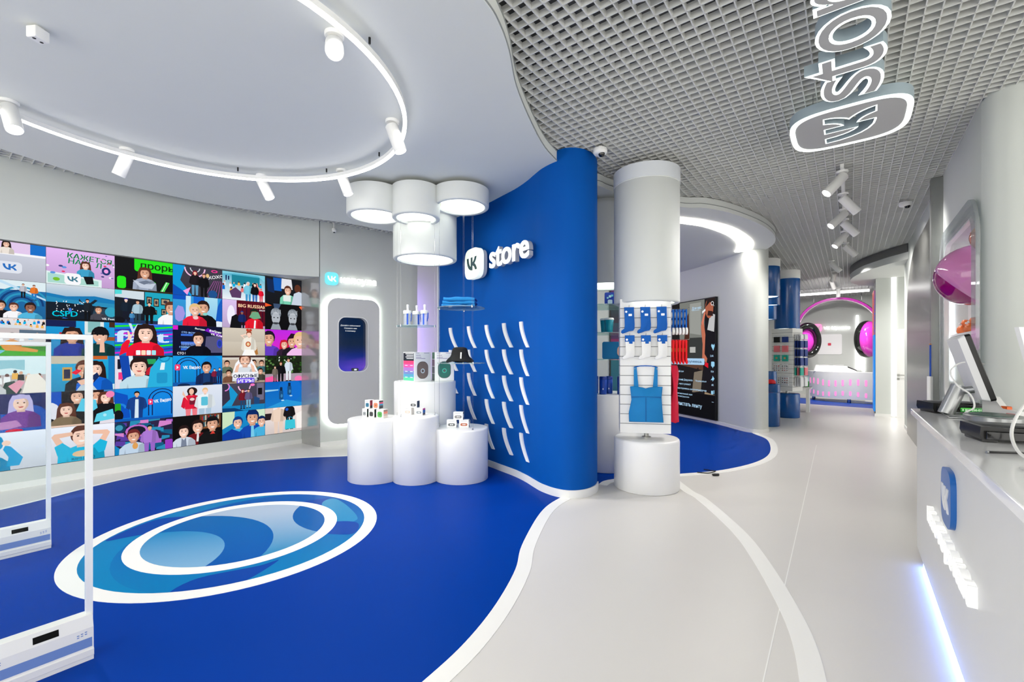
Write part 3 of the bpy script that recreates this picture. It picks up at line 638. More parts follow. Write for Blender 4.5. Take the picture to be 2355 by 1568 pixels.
@tile(1, 4)
def _(p):
    p.r(0, 0, AS, 1, S(214, 190, 232)); p.e(.28, .45, .13, .36, S(240, 235, 250)); p.r(.46, .1, AS, 1, S(90, 14, 30)); 
    for k in range(7): p.r(.5 + .14 * k, .1, .53 + .14 * k, .75, S(50, 8, 40))
    p.t('BIG RUSSIAN', .52, .76, .17, S(255, 214, 170), 0, .04, .98); p.t('SHOW', 1.24, .66, .08, WT); p.poly([(.24, 0), (.3, .4), (.45, .5), (.6, .3), (.6, 0)], BK)
    p.full(.64, -.1, .72, S(24, 40, 100), S(16, 20, 30), S(20, 60, 140), 3); p.bust(1.06, -.02, .76, S(228, 24, 44), S(24, 40, 26), 3); p.poly([(.88, .42), (1.0, .62), (1.2, .62), (1.3, .4), (1.06, .34)], S(110, 170, 130)); p.poly([(1.04, 0), (1.1, 0), (1.12, .3), (1.06, .3)], WT)
@tile(1, 5)
def _(p):
    p.r(0, 0, AS, 1, S(16, 15, 18)); p.poly([(0, .85), (.25, .92), (0, 1)], S(240, 90, 40)); p.poly([(1.3, .95), (AS, .8), (AS, 1)], S(240, 100, 50)); p.poly([(.3, 1), (.34, .8), (.5, .8), (.6, 1)], S(60, 80, 110))
    for x in (.4, 1.05):
        p.e(x, .62, .2, .22, S(120, 128, 138)); p.e(x, .44, .16, .24, S(176, 182, 190)); p.poly([(x - .2, 0), (x - .12, .22), (x + .12, .22), (x + .2, 0)], S(150, 158, 168))
        for q in (-1, 1): p.e(x + q * .07, .46, .03, .022, BK, 6)
        p.poly([(x - .1, .28), (x + .1, .28), (x + .06, .2), (x - .06, .2)], S(60, 62, 70))
        for k in range(6): p.poly([(x - .16 + .06 * k, .62), (x - .14 + .06 * k, .62), (x - .12 + .06 * k, .78), (x - .13 + .06 * k, .78)], S(220, 225, 232))
@tile(2, 0)
def _(p):
    p.r(0, 0, AS, 1, S(225, 220, 220)); crowd(p, 0, 1.45, .9, 16, 2, .04); crowd(p, 0, 1.45, .82, 14, 6, .04); p.poly([(0, .84), (1.1, .82), (AS, .62), (AS, .54), (1.0, .72), (0, .74)], S(214, 220, 226)); p.r(.1, .5, 1.2, .74, S(200, 190, 190)); p.r(.95, .6, AS, .7, S(90, 110, 130)); crowd(p, .1, 1.4, .5, 8, 11, .06)
    p.r(0, 0, AS, .26, S(40, 130, 24)); p.poly([(0, .12), (.7, .2), (AS, .12), (AS, 0), (0, 0)], S(60, 170, 30)); p.bust(.35, .2, .42, S(40, 30, 44), S(150, 30, 40), 0, True); p.bust(.82, .2, .42, S(226, 150, 60), S(70, 40, 30), 1); p.poly([(0, .1), (.3, .2), (.7, .14), (.6, .04), (.1, .02)], S(120, 190, 225)); p.poly([(.6, .3), (1.1, .22), (1.3, .16), (1.28, .1), (.7, .14)], S(226, 150, 60))
@tile(2, 1)
def _(p):
    p.r(0, 0, AS, 1, S(24, 150, 210)); p.r(0, .82, .6, 1, S(16, 30, 80)); p.poly(rrect(.78, .62, 1.2, 1.05, .02), S(220, 230, 230)); p.r(.85, .68, 1.12, 1, S(130, 185, 185)); p.r(1.0, .45, AS, .56, S(150, 80, 40)); p.r(.26, .5, .68, .66, S(190, 20, 40)); p.r(1.32, .85, AS, 1, S(70, 40, 26))
    p.r(0, .0, .1, .6, S(18, 20, 46)); p.bust(.52, -.1, .92, S(28, 50, 150), DBR, 1, True); p.bust(1.12, -.14, 1.0, S(14, 60, 62), BK, 0); p.poly([(.98, .66), (1.02, .8), (1.22, .8), (1.28, .66), (1.34, .62), (.9, .62)], BK); p.poly([(1.1, .1), (1.22, .1), (1.2, .5), (1.12, .5)], SK[0])
@tile(2, 2)
def _(p):
    p.r(0, 0, AS, 1, S(20, 120, 215)); 
    for k in range(9):
        y = .06 + .115 * k; c = [MAG, S(60, 40, 170), GRN, S(90, 120, 235), PUR][k % 5]
        p.poly([(0, y), (.5, y + .05), (1.0, y - .02), (AS, y + .04), (AS, y + .09), (1.0, y + .03), (.5, y + .10), (0, y + .05)], c)
    p.t('VK', .3, .72, .42, S(200, 225, 250), -.1, .04); p.t('fast', .02, .42, .52, S(205, 228, 252), 0, .05, 1.3); p.bust(.74, -.16, 1.16, RD, DBR, 2, True); p.poly([(.1, .0), (.16, .34), (.3, .52), (.36, .46), (.28, .12)], RD); p.poly([(.28, .48), (.36, .5), (.46, .72), (.42, .73), (.38, .60), (.33, .76), (.29, .75), (.31, .58)], SK[2])
    for k in range(4): p.poly(rrect(.5 + .13 * k, .02, .61 + .13 * k, .17, .02), [WT, S(250, 220, 190), S(230, 240, 250), S(160, 225, 235)][k])
@tile(2, 3)
def _(p):
    p.r(0, 0, AS, 1, S(14, 18, 48)); p.r(0, .86, .14, 1, MAG); p.poly([(.9, .1), (AS, .1), (AS, .7), (.95, .66)], S(86, 84, 120)); p.poly([(.9, .86), (AS, .62), (AS, .72), (1.0, .95)], S(120, 20, 190))
    for y in (.66, .40, .18): p.r(.22, y, .66, y + .07, S(60, 110, 215)); 
    for k in range(14): p.r(.24 + .03 * k, .34, .255 + .03 * k, .44, S(130, 170, 250))
    p.t('сто встречи', .24, .76, .1, S(150, 190, 255), -.07); p.t('главной', .18, .26, .1, S(150, 200, 255), 0); p.t('СТО ВСТРЕЧ', .12, .04, .11, WT, 0, .03, .56); p.t('Выходи', .62, .9, .08, WT, -.15); p.t('фабрик', 1.04, .84, .11, WT, -.2); p.t('VK Клип', 1.08, .72, .11, WT, -.2)
    p.bust(.72, -.12, .92, S(10, 12, 26), DBR, 0); p.e(1.36, .42, .09, .16, S(60, 70, 200)); p.e(1.36, .42, .06, .11, S(30, 60, 150))
@tile(2, 4)
def _(p):
    p.r(0, 0, AS, 1, S(206, 196, 180)); p.g(0, 0, AS, .5, S(190, 178, 160), S(206, 196, 180)); p.poly([(1.0, .5), (1.16, .3), (1.2, .05), (1.1, .02), (.95, .02)], S(180, 120, 60))
    p.full(.88, -.46, 1.36, S(240, 234, 220), WT, S(150, 70, 40), 2, skirt=True); p.e(.85, .42, .09, .10, S(190, 90, 50)); p.e(.85, .42, .05, .06, S(240, 210, 160)); p.poly([(.72, .62), (.58, .74), (.78, .80), (.80, .76), (.66, .72), (.76, .60)], SK[2]); p.poly([(.7, .0), (1.12, .0), (1.04, .22), (.78, .22)], S(250, 246, 240)); p.e(.83, .94, .05, .05, S(190, 60, 40)); p.e(.93, .94, .05, .05, S(190, 60, 40))
@tile(2, 5)
def _(p):
    p.g(0, 0, AS, 1, S(225, 40, 190), S(190, 40, 225)); p.bust(.14, -.2, 1.15, S(100, 60, 190), S(30, 20, 40), 1); p.bust(.72, -.1, .72, S(50, 30, 50), S(200, 30, 50), 0, True); p.bust(1.02, -.16, .96, S(30, 24, 34), S(60, 16, 40), 1); p.poly([(.86, .68), (1.2, .74), (1.14, .86), (.98, .88)], S(40, 16, 34)); p.bust(1.34, -.35, 1.3, S(240, 190, 235), BLD, 0)
@tile(3, 0)
def _(p):
    p.g(0, .4, AS, 1, S(215, 235, 240), S(225, 240, 245)); p.poly([(.25, .6), (.8, .68), (1.05, .62), (1.05, .9), (.3, .88)], S(150, 200, 212)); p.poly([(0, .5), (.02, .5), (.2, 1), (.16, 1)], NV); p.r(.18, .6, .24, 1, S(120, 140, 160)); p.r(0, 0, AS, .5, S(190, 180, 180)); crowd(p, .5, 1.4, .42, 6, 15, .09)
    p.poly([(.6, .0), (.7, .3), (.86, .34), (1.0, .1), (.95, 0)], S(40, 66, 60)); p.poly([(.75, .2), (.95, .36), (1.05, .3), (.9, .0)], S(235, 160, 180)); p.poly([(1.0, 0), (1.1, .5), (1.3, .52), (AS, .3), (AS, 0)], S(245, 235, 225)); p.bust(.32, -.2, .98, WT, BLD, 2, True)
@tile(3, 1)
def _(p):
    p.r(0, 0, AS, 1, S(30, 165, 215)); p.r(.1, .78, .85, 1, S(200, 190, 170)); p.r(.9, .9, 1.28, 1, S(200, 100, 40)); p.poly(rrect(.32, .3, .52, .68, .01), S(200, 160, 80)); p.r(.35, .36, .48, .62, S(40, 40, 70)); p.r(1.3, 0, AS, 1, S(20, 120, 190)); p.r(1.18, .0, AS, .16, S(200, 230, 240))
    p.bust(.78, -.12, 1.0, S(20, 26, 34), BRN, 1); p.bust(1.0, -.12, .98, S(16, 100, 210), DBR, 2, True); p.poly([(.82, .3), (1.05, .52), (1.1, .4), (.95, .18)], S(20, 40, 90)); p.poly([(.62, .28), (.8, .34), (.98, .3), (.96, .2), (.7, .16)], SK[0]); p.poly([(.6, 0), (.7, .16), (.95, .16), (1.05, 0)], S(190, 205, 215)); p.poly([(.5, .52), (.62, .62), (.72, .58), (.6, .46)], RD)
@tile(3, 2)
def _(p):
    p.r(0, 0, AS, 1, S(26, 34, 44)); p.r(.0, 0, .16, 1, S(226, 220, 232)); p.r(.06, .6, .14, .9, S(20, 20, 40)); p.r(.08, .28, .2, .5, S(240, 60, 130)); p.poly([(.1, 1), (.32, 1), (.42, 0), (.22, 0)], S(16, 70, 170)); p.poly([(.32, 1), (.42, 1), (.5, 0), (.42, 0)], S(226, 240, 248)); p.r(.78, .74, 1.0, .9, S(40, 160, 90)); p.poly([(.76, .6), (.95, .7), (.9, .4), (.74, .4)], S(190, 30, 50))
    p.bust(.58, -.2, 1.16, S(190, 220, 232), DBR, 2, False, False); p.e(.66, .44, .07, .06, SK[2]); p.poly([(.78, 0), (.86, .6), (1.05, .9), (1.3, .98), (AS, .95), (AS, 0)], S(40, 175, 220)); p.arc(1.22, .96, .12, .16, PI, 2 * PI, S(20, 140, 190)); p.poly([(1.1, .55), (1.22, .55), (1.24, .78), (1.14, .78)], S(225, 240, 245))
    p.poly(rrect(1.02, .12, 1.3, .46, .05), S(30, 150, 200))
@tile(3, 3)
def _(p):
    p.r(0, 0, AS, 1, S(16, 150, 225)); p.e(1.12, .56, .34, .44, S(26, 135, 215), 20); p.r(0, 0, AS, .12, S(20, 90, 170)); arches(p, .42, .6, .36)
    p.poly(rrect(.05, .52, .2, .72, .04), S(245, 60, 110)); p.poly([(.10, .56), (.10, .68), (.16, .62)], WT); p.t('VK Видео', .28, .56, .15, WT, 0, .03, .5); p.bust(.96, .02, .78, S(20, 40, 84), BK, 1); p.poly([(.86, 0), (1.06, 0), (1.06, .4), (.86, .4)], S(24, 60, 110))
    p.full(1.2, .05, .5, S(130, 30, 60), S(40, 40, 80), DBR); p.full(1.36, .03, .55, S(20, 60, 120), NV, DBR); p.e(.3, .02, .18, .06, S(16, 40, 80)); p.e(1.0, .02, .16, .08, S(20, 30, 50))
@tile(3, 4)
def _(p):
    p.r(0, 0, AS, 1, S(190, 170, 150)); p.r(0, .86, AS, 1, S(214, 206, 196)); p.r(0, .94, AS, 1, S(60, 40, 40)); 
    for x, y, c in ((.15, .6, S(96, 110, 90)), (1.05, .62, S(150, 130, 90)), (1.32, .6, S(60, 110, 120)), (.2, .26, S(120, 80, 60)), (1.28, .3, S(70, 70, 60))): p.bust(x, y - .22, .46, c, DBR, 1)
    p.poly([(.3, .3), (.42, .72), (.62, .98), (.86, .98), (1.02, .78), (1.2, .4), (1.1, .2), (.34, .2)], WT); p.bust(.74, .08, 1.02, S(214, 220, 226), BRN, 0); p.r(.58, .70, .72, .72, S(80, 60, 60)); p.r(.76, .70, .9, .72, S(80, 60, 60))
    for q in (-1, 1): p.poly([(.74 + q * .38, .3), (.74 + q * .3, .62), (.74 + q * .18, .74), (.74 + q * .2, .6), (.74 + q * .26, .34)], SK[0])
    p.poly(rrect(.34, .16, 1.2, .4, .04), S(240, 242, 246)); p.t('ОФИСНЫЕ', .36, .2, .17, S(24, 34, 70), 0, .05, .82); p.poly(rrect(.46, -.02, 1.06, .19, .03), S(110, 80, 230)); p.t('ИГРЫ', .5, .02, .17, WT, 0, .05, .52); p.t('2', 1.14, .05, .2, S(30, 30, 40), 0, .04)
@tile(3, 5)
def _(p):
    p.r(0, 0, AS, 1, S(26, 36, 20)); rr = random.Random(9)
    for i in range(60): x, y = rr.random() * AS, .35 + rr.random() * .65; p.e(x, y, .05, .04, rr.choice([S(30, 60, 20), S(40, 84, 28), S(16, 26, 12), S(90, 130, 70)]), 6)
    for i in range(10): p.e(.5 + rr.random() * .5, .75 + rr.random() * .22, .02, .02, S(230, 245, 230), 6)
    p.r(.0, 0, AS, .3, S(170, 150, 165)); p.poly([(0, 0), (0, .16), (.3, .22), (.5, 0)], S(245, 90, 160)); p.e(1.28, .08, .16, .12, S(245, 120, 180)); p.full(.88, .0, .9, S(214, 226, 238), S(228, 234, 240), DBR, 1); p.full(.58, -.06, .82, BK, BK, BRN, 1, w=1.2); p.full(.36, .0, .6, S(120, 110, 100), S(90, 80, 80), DBR)
@tile(4, 0)
def _(p):
    p.r(0, 0, AS, 1, S(36, 40, 96)); p.poly([(0, .3), (.4, .5), (AS, .4), (AS, 0), (0, 0)], S(20, 90, 190)); p.e(1.1, .3, .42, .4, S(16, 80, 175)); p.e(1.2, .9, .2, .16, S(20, 40, 100)); p.bust(.3, .2, .8, S(40, 60, 120), DBR, 1); rr = random.Random(3)
    for i in range(26): p.e(.05 + rr.random() * .5, .3 + rr.random() * .35, .03, .02, rr.choice([S(90, 160, 200), S(20, 30, 60), S(200, 190, 220)]), 6)
    p.bust(.98, .08, .9, S(120, 60, 150), S(190, 180, 225), 2, True, False); p.poly([(.3, .22), (.9, .3), (1.0, .14), (.8, .08), (.2, .04), (.1, .1)], S(190, 130, 190)); p.poly([(0, .0), (.14, .18), (.26, .14), (.2, 0)], S(190, 130, 190)); p.e(.86, .02, .16, .05, S(220, 20, 60))
@tile(4, 1)
def _(p):
    p.r(0, 0, AS, 1, S(34, 32, 36)); p.r(0, .6, .3, 1, S(10, 80, 190)); p.e(.08, .35, .22, .36, S(226, 226, 236)); p.e(.1, .2, .06, .05, BK); p.r(1.2, .3, AS, 1, S(60, 130, 200)); p.poly([(1.1, .0), (1.2, .5), (AS, .6), (AS, 0)], S(226, 220, 230)); p.bust(.62, .25, .8, S(24, 24, 28), DBR, 0); p.bust(1.02, .2, .85, S(22, 22, 26), DBR, 1); p.bust(1.24, .25, .7, S(20, 20, 24), BRN, 2, True); p.e(1.34, .86, .1, .1, S(240, 130, 180))
    p.poly([(.6, .42), (.72, .78), (1.02, .72), (1.06, .48), (.94, .38)], S(90, 200, 230)); p.poly([(.98, .06), (1.04, .3), (1.4, .42), (AS, .12)], S(96, 208, 232)); p.e(.86, .6, .04, .045, S(170, 230, 245)); p.e(1.22, .25, .04, .045, S(170, 230, 245)); p.bust(.4, -.1, .78, S(130, 110, 84), BRN, 2, True, False); p.r(0, 0, .9, .05, S(235, 200, 180))
@tile(4, 2)
def _(p):
    p.g(0, 0, AS, 1, S(10, 120, 215), S(20, 140, 225)); p.poly([(0, .1), (0, .92), (.3, .8), (.36, .1)], S(10, 80, 190)); p.arc(.12, .4, .1, .16, 0, PI, S(30, 130, 220)); p.poly(rrect(.0, .3, .14, .56, .04), S(40, 160, 40)); p.e(.08, .18, .12, .18, S(16, 16, 24)); arches(p, 1.16, .6, .36)
    p.poly(rrect(.80, .46, .92, .64, .03), S(245, 60, 110)); p.poly([(.84, .50), (.84, .60), (.89, .55)], WT); p.t('VK Видео', .95, .5, .15, WT, .10, .03, .46); p.full(.52, -.12, 1.02, S(26, 66, 140), S(20, 60, 130), BK, 1, w=1.3); p.poly([(.46, 0), (.56, 0), (.56, .66), (.48, .66)], S(215, 232, 242)); p.r(0, 0, AS, .08, S(16, 90, 180))
@tile(4, 3)
def _(p):
    p.g(0, 0, AS, 1, S(200, 212, 230), S(222, 228, 240)); p.full(.52, -.3, 1.18, S(226, 28, 60), S(235, 120, 130), DBR, 0, True, 1.25); p.e(.54, .82, .15, .13, DBR, 12); p.e(.52, .80, .07, .1, SK[0]); p.poly([(.36, .58), (.26, .72), (.28, .84), (.32, .74), (.42, .5)], SK[0]); p.full(.92, -.34, 1.24, S(232, 240, 244), S(170, 195, 215), BLD, 2, False, 1.3); p.poly(rrect(.80, .3, 1.0, .6, .04), S(90, 190, 215)); p.poly(rrect(.46, .36, .62, .6, .04), S(120, 30, 50)); p.e(.54, .54, .07, .05, S(240, 200, 200))
@tile(4, 4)
def _(p):
    p.r(0, 0, AS, 1, S(70, 66, 84)); p.poly([(0, .0), (0, 1), (.2, 1), (.5, .6), (.3, .2), (.5, 0)], S(24, 150, 205)); p.poly([(0, .2), (.25, .45), (.2, 1), (0, 1)], S(54, 50, 70)); p.arc(.08, .9, .12, .16, -PI / 2, PI / 2, S(220, 130, 210)); p.r(0, 0, AS, .2, S(20, 130, 190)); p.arc(.72, .9, .18, .22, PI, 2 * PI, S(240, 190, 225)); p.e(1.0, .93, .08, .05, S(240, 120, 190)); p.poly(rrect(1.15, .35, 1.4, .98, .02), S(110, 106, 130)); p.r(1.19, .55, 1.34, .8, BK)
    p.full(.66, .06, .72, S(120, 24, 40), S(30, 70, 110), S(130, 30, 40), 0, True); p.full(.86, .08, .70, S(100, 90, 130), S(110, 170, 200), BK, 1); p.poly([(1.05, .2), (1.05, .5), (1.25, .42), (1.25, .2)], S(30, 70, 120)); p.poly([(0, 0), (.7, .0), (.4, .12), (0, .14)], S(10, 60, 110))
@tile(4, 5)
def _(p):
    p.g(0, 0, AS, 1, S(20, 120, 200), S(10, 96, 190)); p.poly([(0, .62), (.5, .66), (.5, .7), (0, .7)], S(150, 205, 235)); p.e(.95, .66, .46, .48, S(16, 110, 205), 24); p.poly([(0, 0), (.8, .28), (AS, .12), (AS, 0)], S(40, 150, 215))
    for x, y in ((.6, .30), (.92, .46)): p.poly(rrect(x - .08, y, x + .08, y + .36, .05), S(24, 78, 130)); p.poly(rrect(x - .05, y + .34, x + .05, y + .48, .02), S(16, 40, 70)); p.e(x + .02, y + .14, .04, .07, S(60, 130, 180)); p.e(x + .06, y - .04, .06, .025, S(180, 220, 240))
@tile(5, 0)
def _(p):
    p.r(0, 0, AS, 1, S(232, 236, 248)); p.e(.34, .74, .34, .30, S(10, 150, 205)); p.bust(.34, -.15, 1.1, S(16, 160, 214), S(30, 26, 34), 2, False, False); p.arc(.34, .70, .22, .32, .2, PI - .2, S(14, 140, 200)); p.poly([(.72, .1), (.95, .1), (1.02, .3), (.8, .62), (.7, .66), (.66, .56), (.76, .34)], S(16, 160, 214)); p.e(.72, .72, .08, .07, SK[2]); p.poly(rrect(.1, .02, .42, .3, .03), S(200, 150, 100))
@tile(5, 1)
def _(p):
    p.r(0, 0, AS, 1, S(233, 236, 248)); p.bust(.72, -.2, 1.22, S(30, 180, 220), BRN, 2, False); 
    for q in (-1, 1): p.poly([(.72 + q * .44, .32), (.72 + q * .62, .74), (.72 + q * .56, .82), (.72 + q * .2, .84), (.72 + q * .18, .74), (.72 + q * .46, .70), (.72 + q * .30, .40)], SK[0]); p.poly([(.72 + q * .36, .16), (.72 + q * .24, .40), (.72 + q * .40, .56), (.72 + q * .56, .46), (.72 + q * .5, .2)], S(30, 180, 220))
    p.e(.74, .2, .22, .09, S(225, 190, 150)); p.e(.9, .3, .06, .07, S(190, 110, 70)); p.t('ЖАИЛ ДОБРО', .5, .03, .1, S(20, 60, 90), 0, .03, .5)
@tile(5, 2)
def _(p):
    p.r(0, 0, AS, 1, S(44, 36, 70)); rr = random.Random(12)
    for i in range(38): x, y = rr.random() * AS, rr.random(); a = rr.uniform(-.6, .6); c = rr.choice([S(20, 90, 130), S(170, 100, 200), S(40, 140, 180), S(24, 26, 50), S(210, 130, 200), S(90, 60, 160)]); w, h = rr.uniform(.08, .22), rr.uniform(.03, .08); p.poly([(x - w, y - h + a * .1), (x + w, y - h - a * .1), (x + w, y + h), (x - w * .8, y + h * 1.4)], c)
    p.e(.1, .82, .16, .16, S(18, 60, 90)); p.e(.1, .82, .09, .09, S(60, 150, 180)); p.e(.52, .68, .28, .2, S(190, 110, 200)); p.e(.52, .68, .22, .15, S(28, 26, 46)); p.poly([(.0, 0), (.0, .3), (.3, .0)], S(20, 130, 190)); p.poly(rrect(1.24, .0, 1.44, .3, .03), S(150, 60, 190))
    p.bust(.44, -.1, .84, S(190, 210, 230), S(110, 40, 40), 1); p.full(.84, -.16, .98, S(170, 120, 210), S(150, 100, 195), BK, 1, w=1.25); p.e(.48, .22, .07, .1, S(220, 160, 90))
@tile(5, 3)
def _(p):
    p.r(0, 0, AS, 1, S(14, 12, 12)); p.r(.76, .5, 1.4, 1, S(96, 56, 32)); 
    for y in (.58, .80): 
        for k in range(11): p.r(.82 + .048 * k, y, .86 + .048 * k, y + .13 + .02 * (k % 3), [S(160, 40, 50), S(40, 100, 120), S(200, 190, 170), S(60, 60, 70)][k % 4])
    p.r(.78, .53, 1.38, .56, S(150, 96, 56)); p.bust(.7, -.08, .92, S(110, 24, 28), DBR, 0); p.poly([(.66, .1), (.74, .1), (.73, .42), (.68, .42)], S(225, 220, 220)); p.bust(1.14, -.1, 1.02, S(20, 20, 22), S(30, 24, 22), 1); p.poly([(1.0, .74), (1.02, .84), (1.24, .86), (1.3, .76)], BK); p.poly([(1.07, .3), (1.22, .3), (1.15, .42)], S(210, 60, 50)); p.bust(.3, -.12, .82, S(205, 215, 228), DBR, 2); p.poly([(.22, .0), (.38, .0), (.36, .28), (.3, .2), (.24, .28)], S(120, 130, 150))
@tile(5, 4)
def _(p):
    p.r(0, 0, AS, 1, S(24, 140, 205)); p.poly([(0, .4), (0, 1), (.4, 1), (.38, .6)], S(200, 225, 190)); p.poly([(.85, .7), (.9, 1), (AS, 1), (AS, .5), (1.1, .5)], S(205, 230, 200)); p.bust(.5, -.05, .86, S(60, 170, 220), S(16, 60, 130), 0); p.bust(1.0, -.14, 1.16, S(20, 70, 170), S(10, 30, 80), 1); p.poly([(.82, .84), (.86, 1), (1.12, 1), (1.18, .82)], S(10, 40, 100)); p.bust(1.32, -.05, .8, S(70, 175, 220), S(14, 40, 90), 0); p.poly([(0, 0), (0, .2), (.3, .38), (.62, .22), (.66, 0)], S(14, 60, 160)); p.poly([(.94, 0), (1.06, 0), (1.04, .42), (.95, .42)], S(120, 200, 230))
@tile(5, 5)
def _(p):
    p.r(0, 0, AS, 1, S(240, 226, 222)); p.r(0, .55, .24, .8, S(40, 30, 34)); p.r(0, .8, .3, 1, S(220, 200, 190)); p.full(.5, -.1, 1.26, S(236, 210, 190), S(230, 204, 186), S(210, 170, 140), 2, w=1.2); p.full(.92, .1, 1.1, S(26, 22, 26), S(26, 22, 26), BK, 1, w=1.1); p.poly([(.74, .12), (.76, .48), (1.14, .48), (1.16, .12)], S(60, 195, 215)); p.arc(.94, .48, .1, .12, 0, PI, S(30, 140, 170)); p.poly([(1.2, .1), (1.2, .7), (AS, .8), (AS, .1)], S(248, 240, 236)); p.e(.82, .9, .06, .06, S(30, 90, 200))

vw = empty('video_wall', (-7.45, 1.7, 0), 0, 'wall-sized LED video wall showing a mosaic of colourful photos', 'video wall')
MB().box(-7.469, -1.56, .215, -7.452, 3.925, 2.765).build('screen_body', BLACK, vw, smooth=False)
for c in range(-3, 6):
    for r in range(6):
        src = (r, c) if c >= 0 else ((r + 2 * abs(c)) % 6, (c + 6) % 6)
        p = Pic(); T_[src](p); y0 = 3.94 - TW * (6 - c); z0 = .22 + TH * (5 - r)
        mb = MB(); mb.f = p.mb.f; mb.c = p.mb.c; mb.v = [Vector((-7.4515 + v.z * 6e-5, y0 + .001 + min(max(v.x, 0), AS) * (TW - .003) / AS, z0 + .001 + min(max(v.y, 0), 1) * (TH - .003))) for v in p.mb.v]
        mb.build('picture_tile', SCREEN, vw, smooth=False)

# ================================================================== OBJECTS
# ---- capsule: lit panel, window, sign
def CP(s_, z, d=0.0): return CO + CE * s_ + CN * d + Vector((0, 0, z))
cap = empty('capsule_booth', CP(.535, 0, .01), 0, 'grey rounded capsule panel with glowing halo and small dark screen', 'booth')
Z3 = (0, 0, 1)
HALO = mat('halo_led', (.9, .95, .9), .5, emit=(.93, 1, .92), es=3.2, var=.005)
CAPG = mat('capsule_grey', S(206, 206, 204), .5, var=.01)
outer = rrect(.105, .36, .965, 2.44, .17, 8); win = rrect(.275, 1.225, .755, 2.125, .12, 8)
ring_plate(MB(), rrect(.075, .33, .995, 2.47, .19, 8), rrect(.10, .355, .97, 2.445, .172, 8), CO, CE, Z3, .006, .045).build('halo_strip', HALO, cap)
ring_plate(MB(), outer, win, CO, CE, Z3, .004, .11).build('panel', CAPG, cap)
ring_plate(MB(), rrect(.262, 1.212, .768, 2.138, .13, 8), win, CO, CE, Z3, .10, .118).build('window_rim', GLOSSW, cap)
mbs = MB(); NS = 10
for k in range(NS):
    za, zb = 1.2 + .95 * k / NS, 1.2 + .95 * (k + 1) / NS
    def cc(z, s_):
        q = (z - 1.2) / .95; a = S(8, 30, 60); b = S(20, 50, 200); c_ = S(150, 90, 225)
        w = max(0, 1 - q / .45); base = tuple(x + (y - x) * w for x, y in zip(a, b)); m_ = max(0, 1 - abs(q - .12) / .16) * (.2 + .8 * s_)
        return tuple(x + (y - x) * m_ * .6 for x, y in zip(base, c_))
    mbs.add([CP(.26, za, .006), CP(.77, za, .006), CP(.77, zb, .006), CP(.26, zb, .006)], [(0, 1, 2, 3)], [cc(za, 0), cc(za, 1), cc(zb, 1), cc(zb, 0)])
for k, (t_, w_) in enumerate((('Давайте поболтаем?', .33), ('Скажите мне', .21), ('в колонку:', .17))):
    put_text(mbs, t_, CP(.50, 1.985 - .045 * k, .008), CE, Z3, width=w_, res=2, col=(.9, .95, 1), align='c')
mbs.build('screen', mat('capsule_screen', (0, 0, 0), .12, attr=True, es=.45), cap, smooth=False)
spk = MB().plate(rrect(-.055, 0, .055, .05, .022, 5), CP(.56, 1.226, .05), CE, Z3, -.025, .025).build('smart_clock', mat('clock_grey', S(70, 78, 74), .6, bump=.2, bscale=400, var=.05)); tag(spk, 'small grey smart clock standing in the capsule window', 'speaker')
MB().add([CP(.56 - .02, 1.24, .0765), CP(.56 + .02, 1.24, .0765), CP(.56 + .02, 1.262, .0765), CP(.56 - .02, 1.262, .0765)], [(0, 1, 2, 3)]).build('digits', mat('clock_digits', (.8, .8, .8), .5, emit=(.8, .9, 1), es=.6), spk, smooth=False)
sg = empty('wall_sign', CP(.5, 2.64, .01), 0, 'backlit VK капсула sign above the capsule panel', 'sign')
MB().plate(squircle(.185, 2.755, .105), CO, CE, Z3, .02, .05).build('logo_plate', mat('logo_cyan', S(120, 225, 235), .4, emit=S(110, 225, 240), es=.3, var=.01), sg)
MB().plate(vk(.21, .185, 2.755), CO, CE, Z3, .05, .054).build('logo_mark', mat('logo_white', S(250, 250, 250), .4, emit=(1, 1, 1), es=.25, var=.005), sg)
put_text(MB(), 'капсула', CP(.325, 2.705, .03), CE, Z3, width=.60, bold=.02, res=4, depth=.03, d=.015).build('lettering', mat('letter_lit', S(250, 250, 250), .4, emit=(1, 1, .98), es=.55, var=.005), sg, ang=.5)

# ---- VK store sign on the blue partition
A_ = Vector((-4.36, 4.765, 0)); B_ = Vector((-2.95, 4.27, 0)); SE = (B_ - A_).normalized(); SN = SE.cross(Vector(Z3)).normalized()
sg = empty('wall_sign', (A_ + B_) / 2 + SN * .12 + Vector((0, 0, 2.4)), 0, 'illuminated VK store sign with white plate on the blue partition', 'sign')
SO = A_ + SN * .02
lp = MB().plate(squircle(.345, 2.735, .205), SO, SE, Z3, .06, .13).build('logo_plate', mat('plate_lit', S(250, 255, 240), .4, emit=(.95, 1, .84), es=.28, var=.005), sg, ang=.5)
MB().plate(squircle(.345, 2.735, .19), SO, SE, Z3, .0, .06).build('plate_back', mat('sign_grey', S(190, 194, 200), .5, var=.02), sg, ang=.5)
MB().plate(vk(.42, .345, 2.735), SO, SE, Z3, .128, .134).build('logo_mark', mat('mark_teal', S(50, 84, 84), .5, var=.02), sg)
put_text(MB(), 'store', SO + SE * .80 + Vector((0, 0, 2.60)), SE, Z3, width=.85, off=.018, bold=0, res=5, depth=.012, d=.122, size=None).build('lettering', mat('letter_white', S(252, 252, 252), .4, emit=(1, 1, 1), es=.35, var=.005), sg, ang=.5)
put_text(MB(), 'store', SO + SE * .80 + Vector((0, 0, 2.60)), SE, Z3, width=.85, off=.018, bold=0, res=5, depth=.055, d=.087).build('letter_sides', mat('letter_grey', S(170, 174, 182), .5, var=.01), sg, ang=.5)

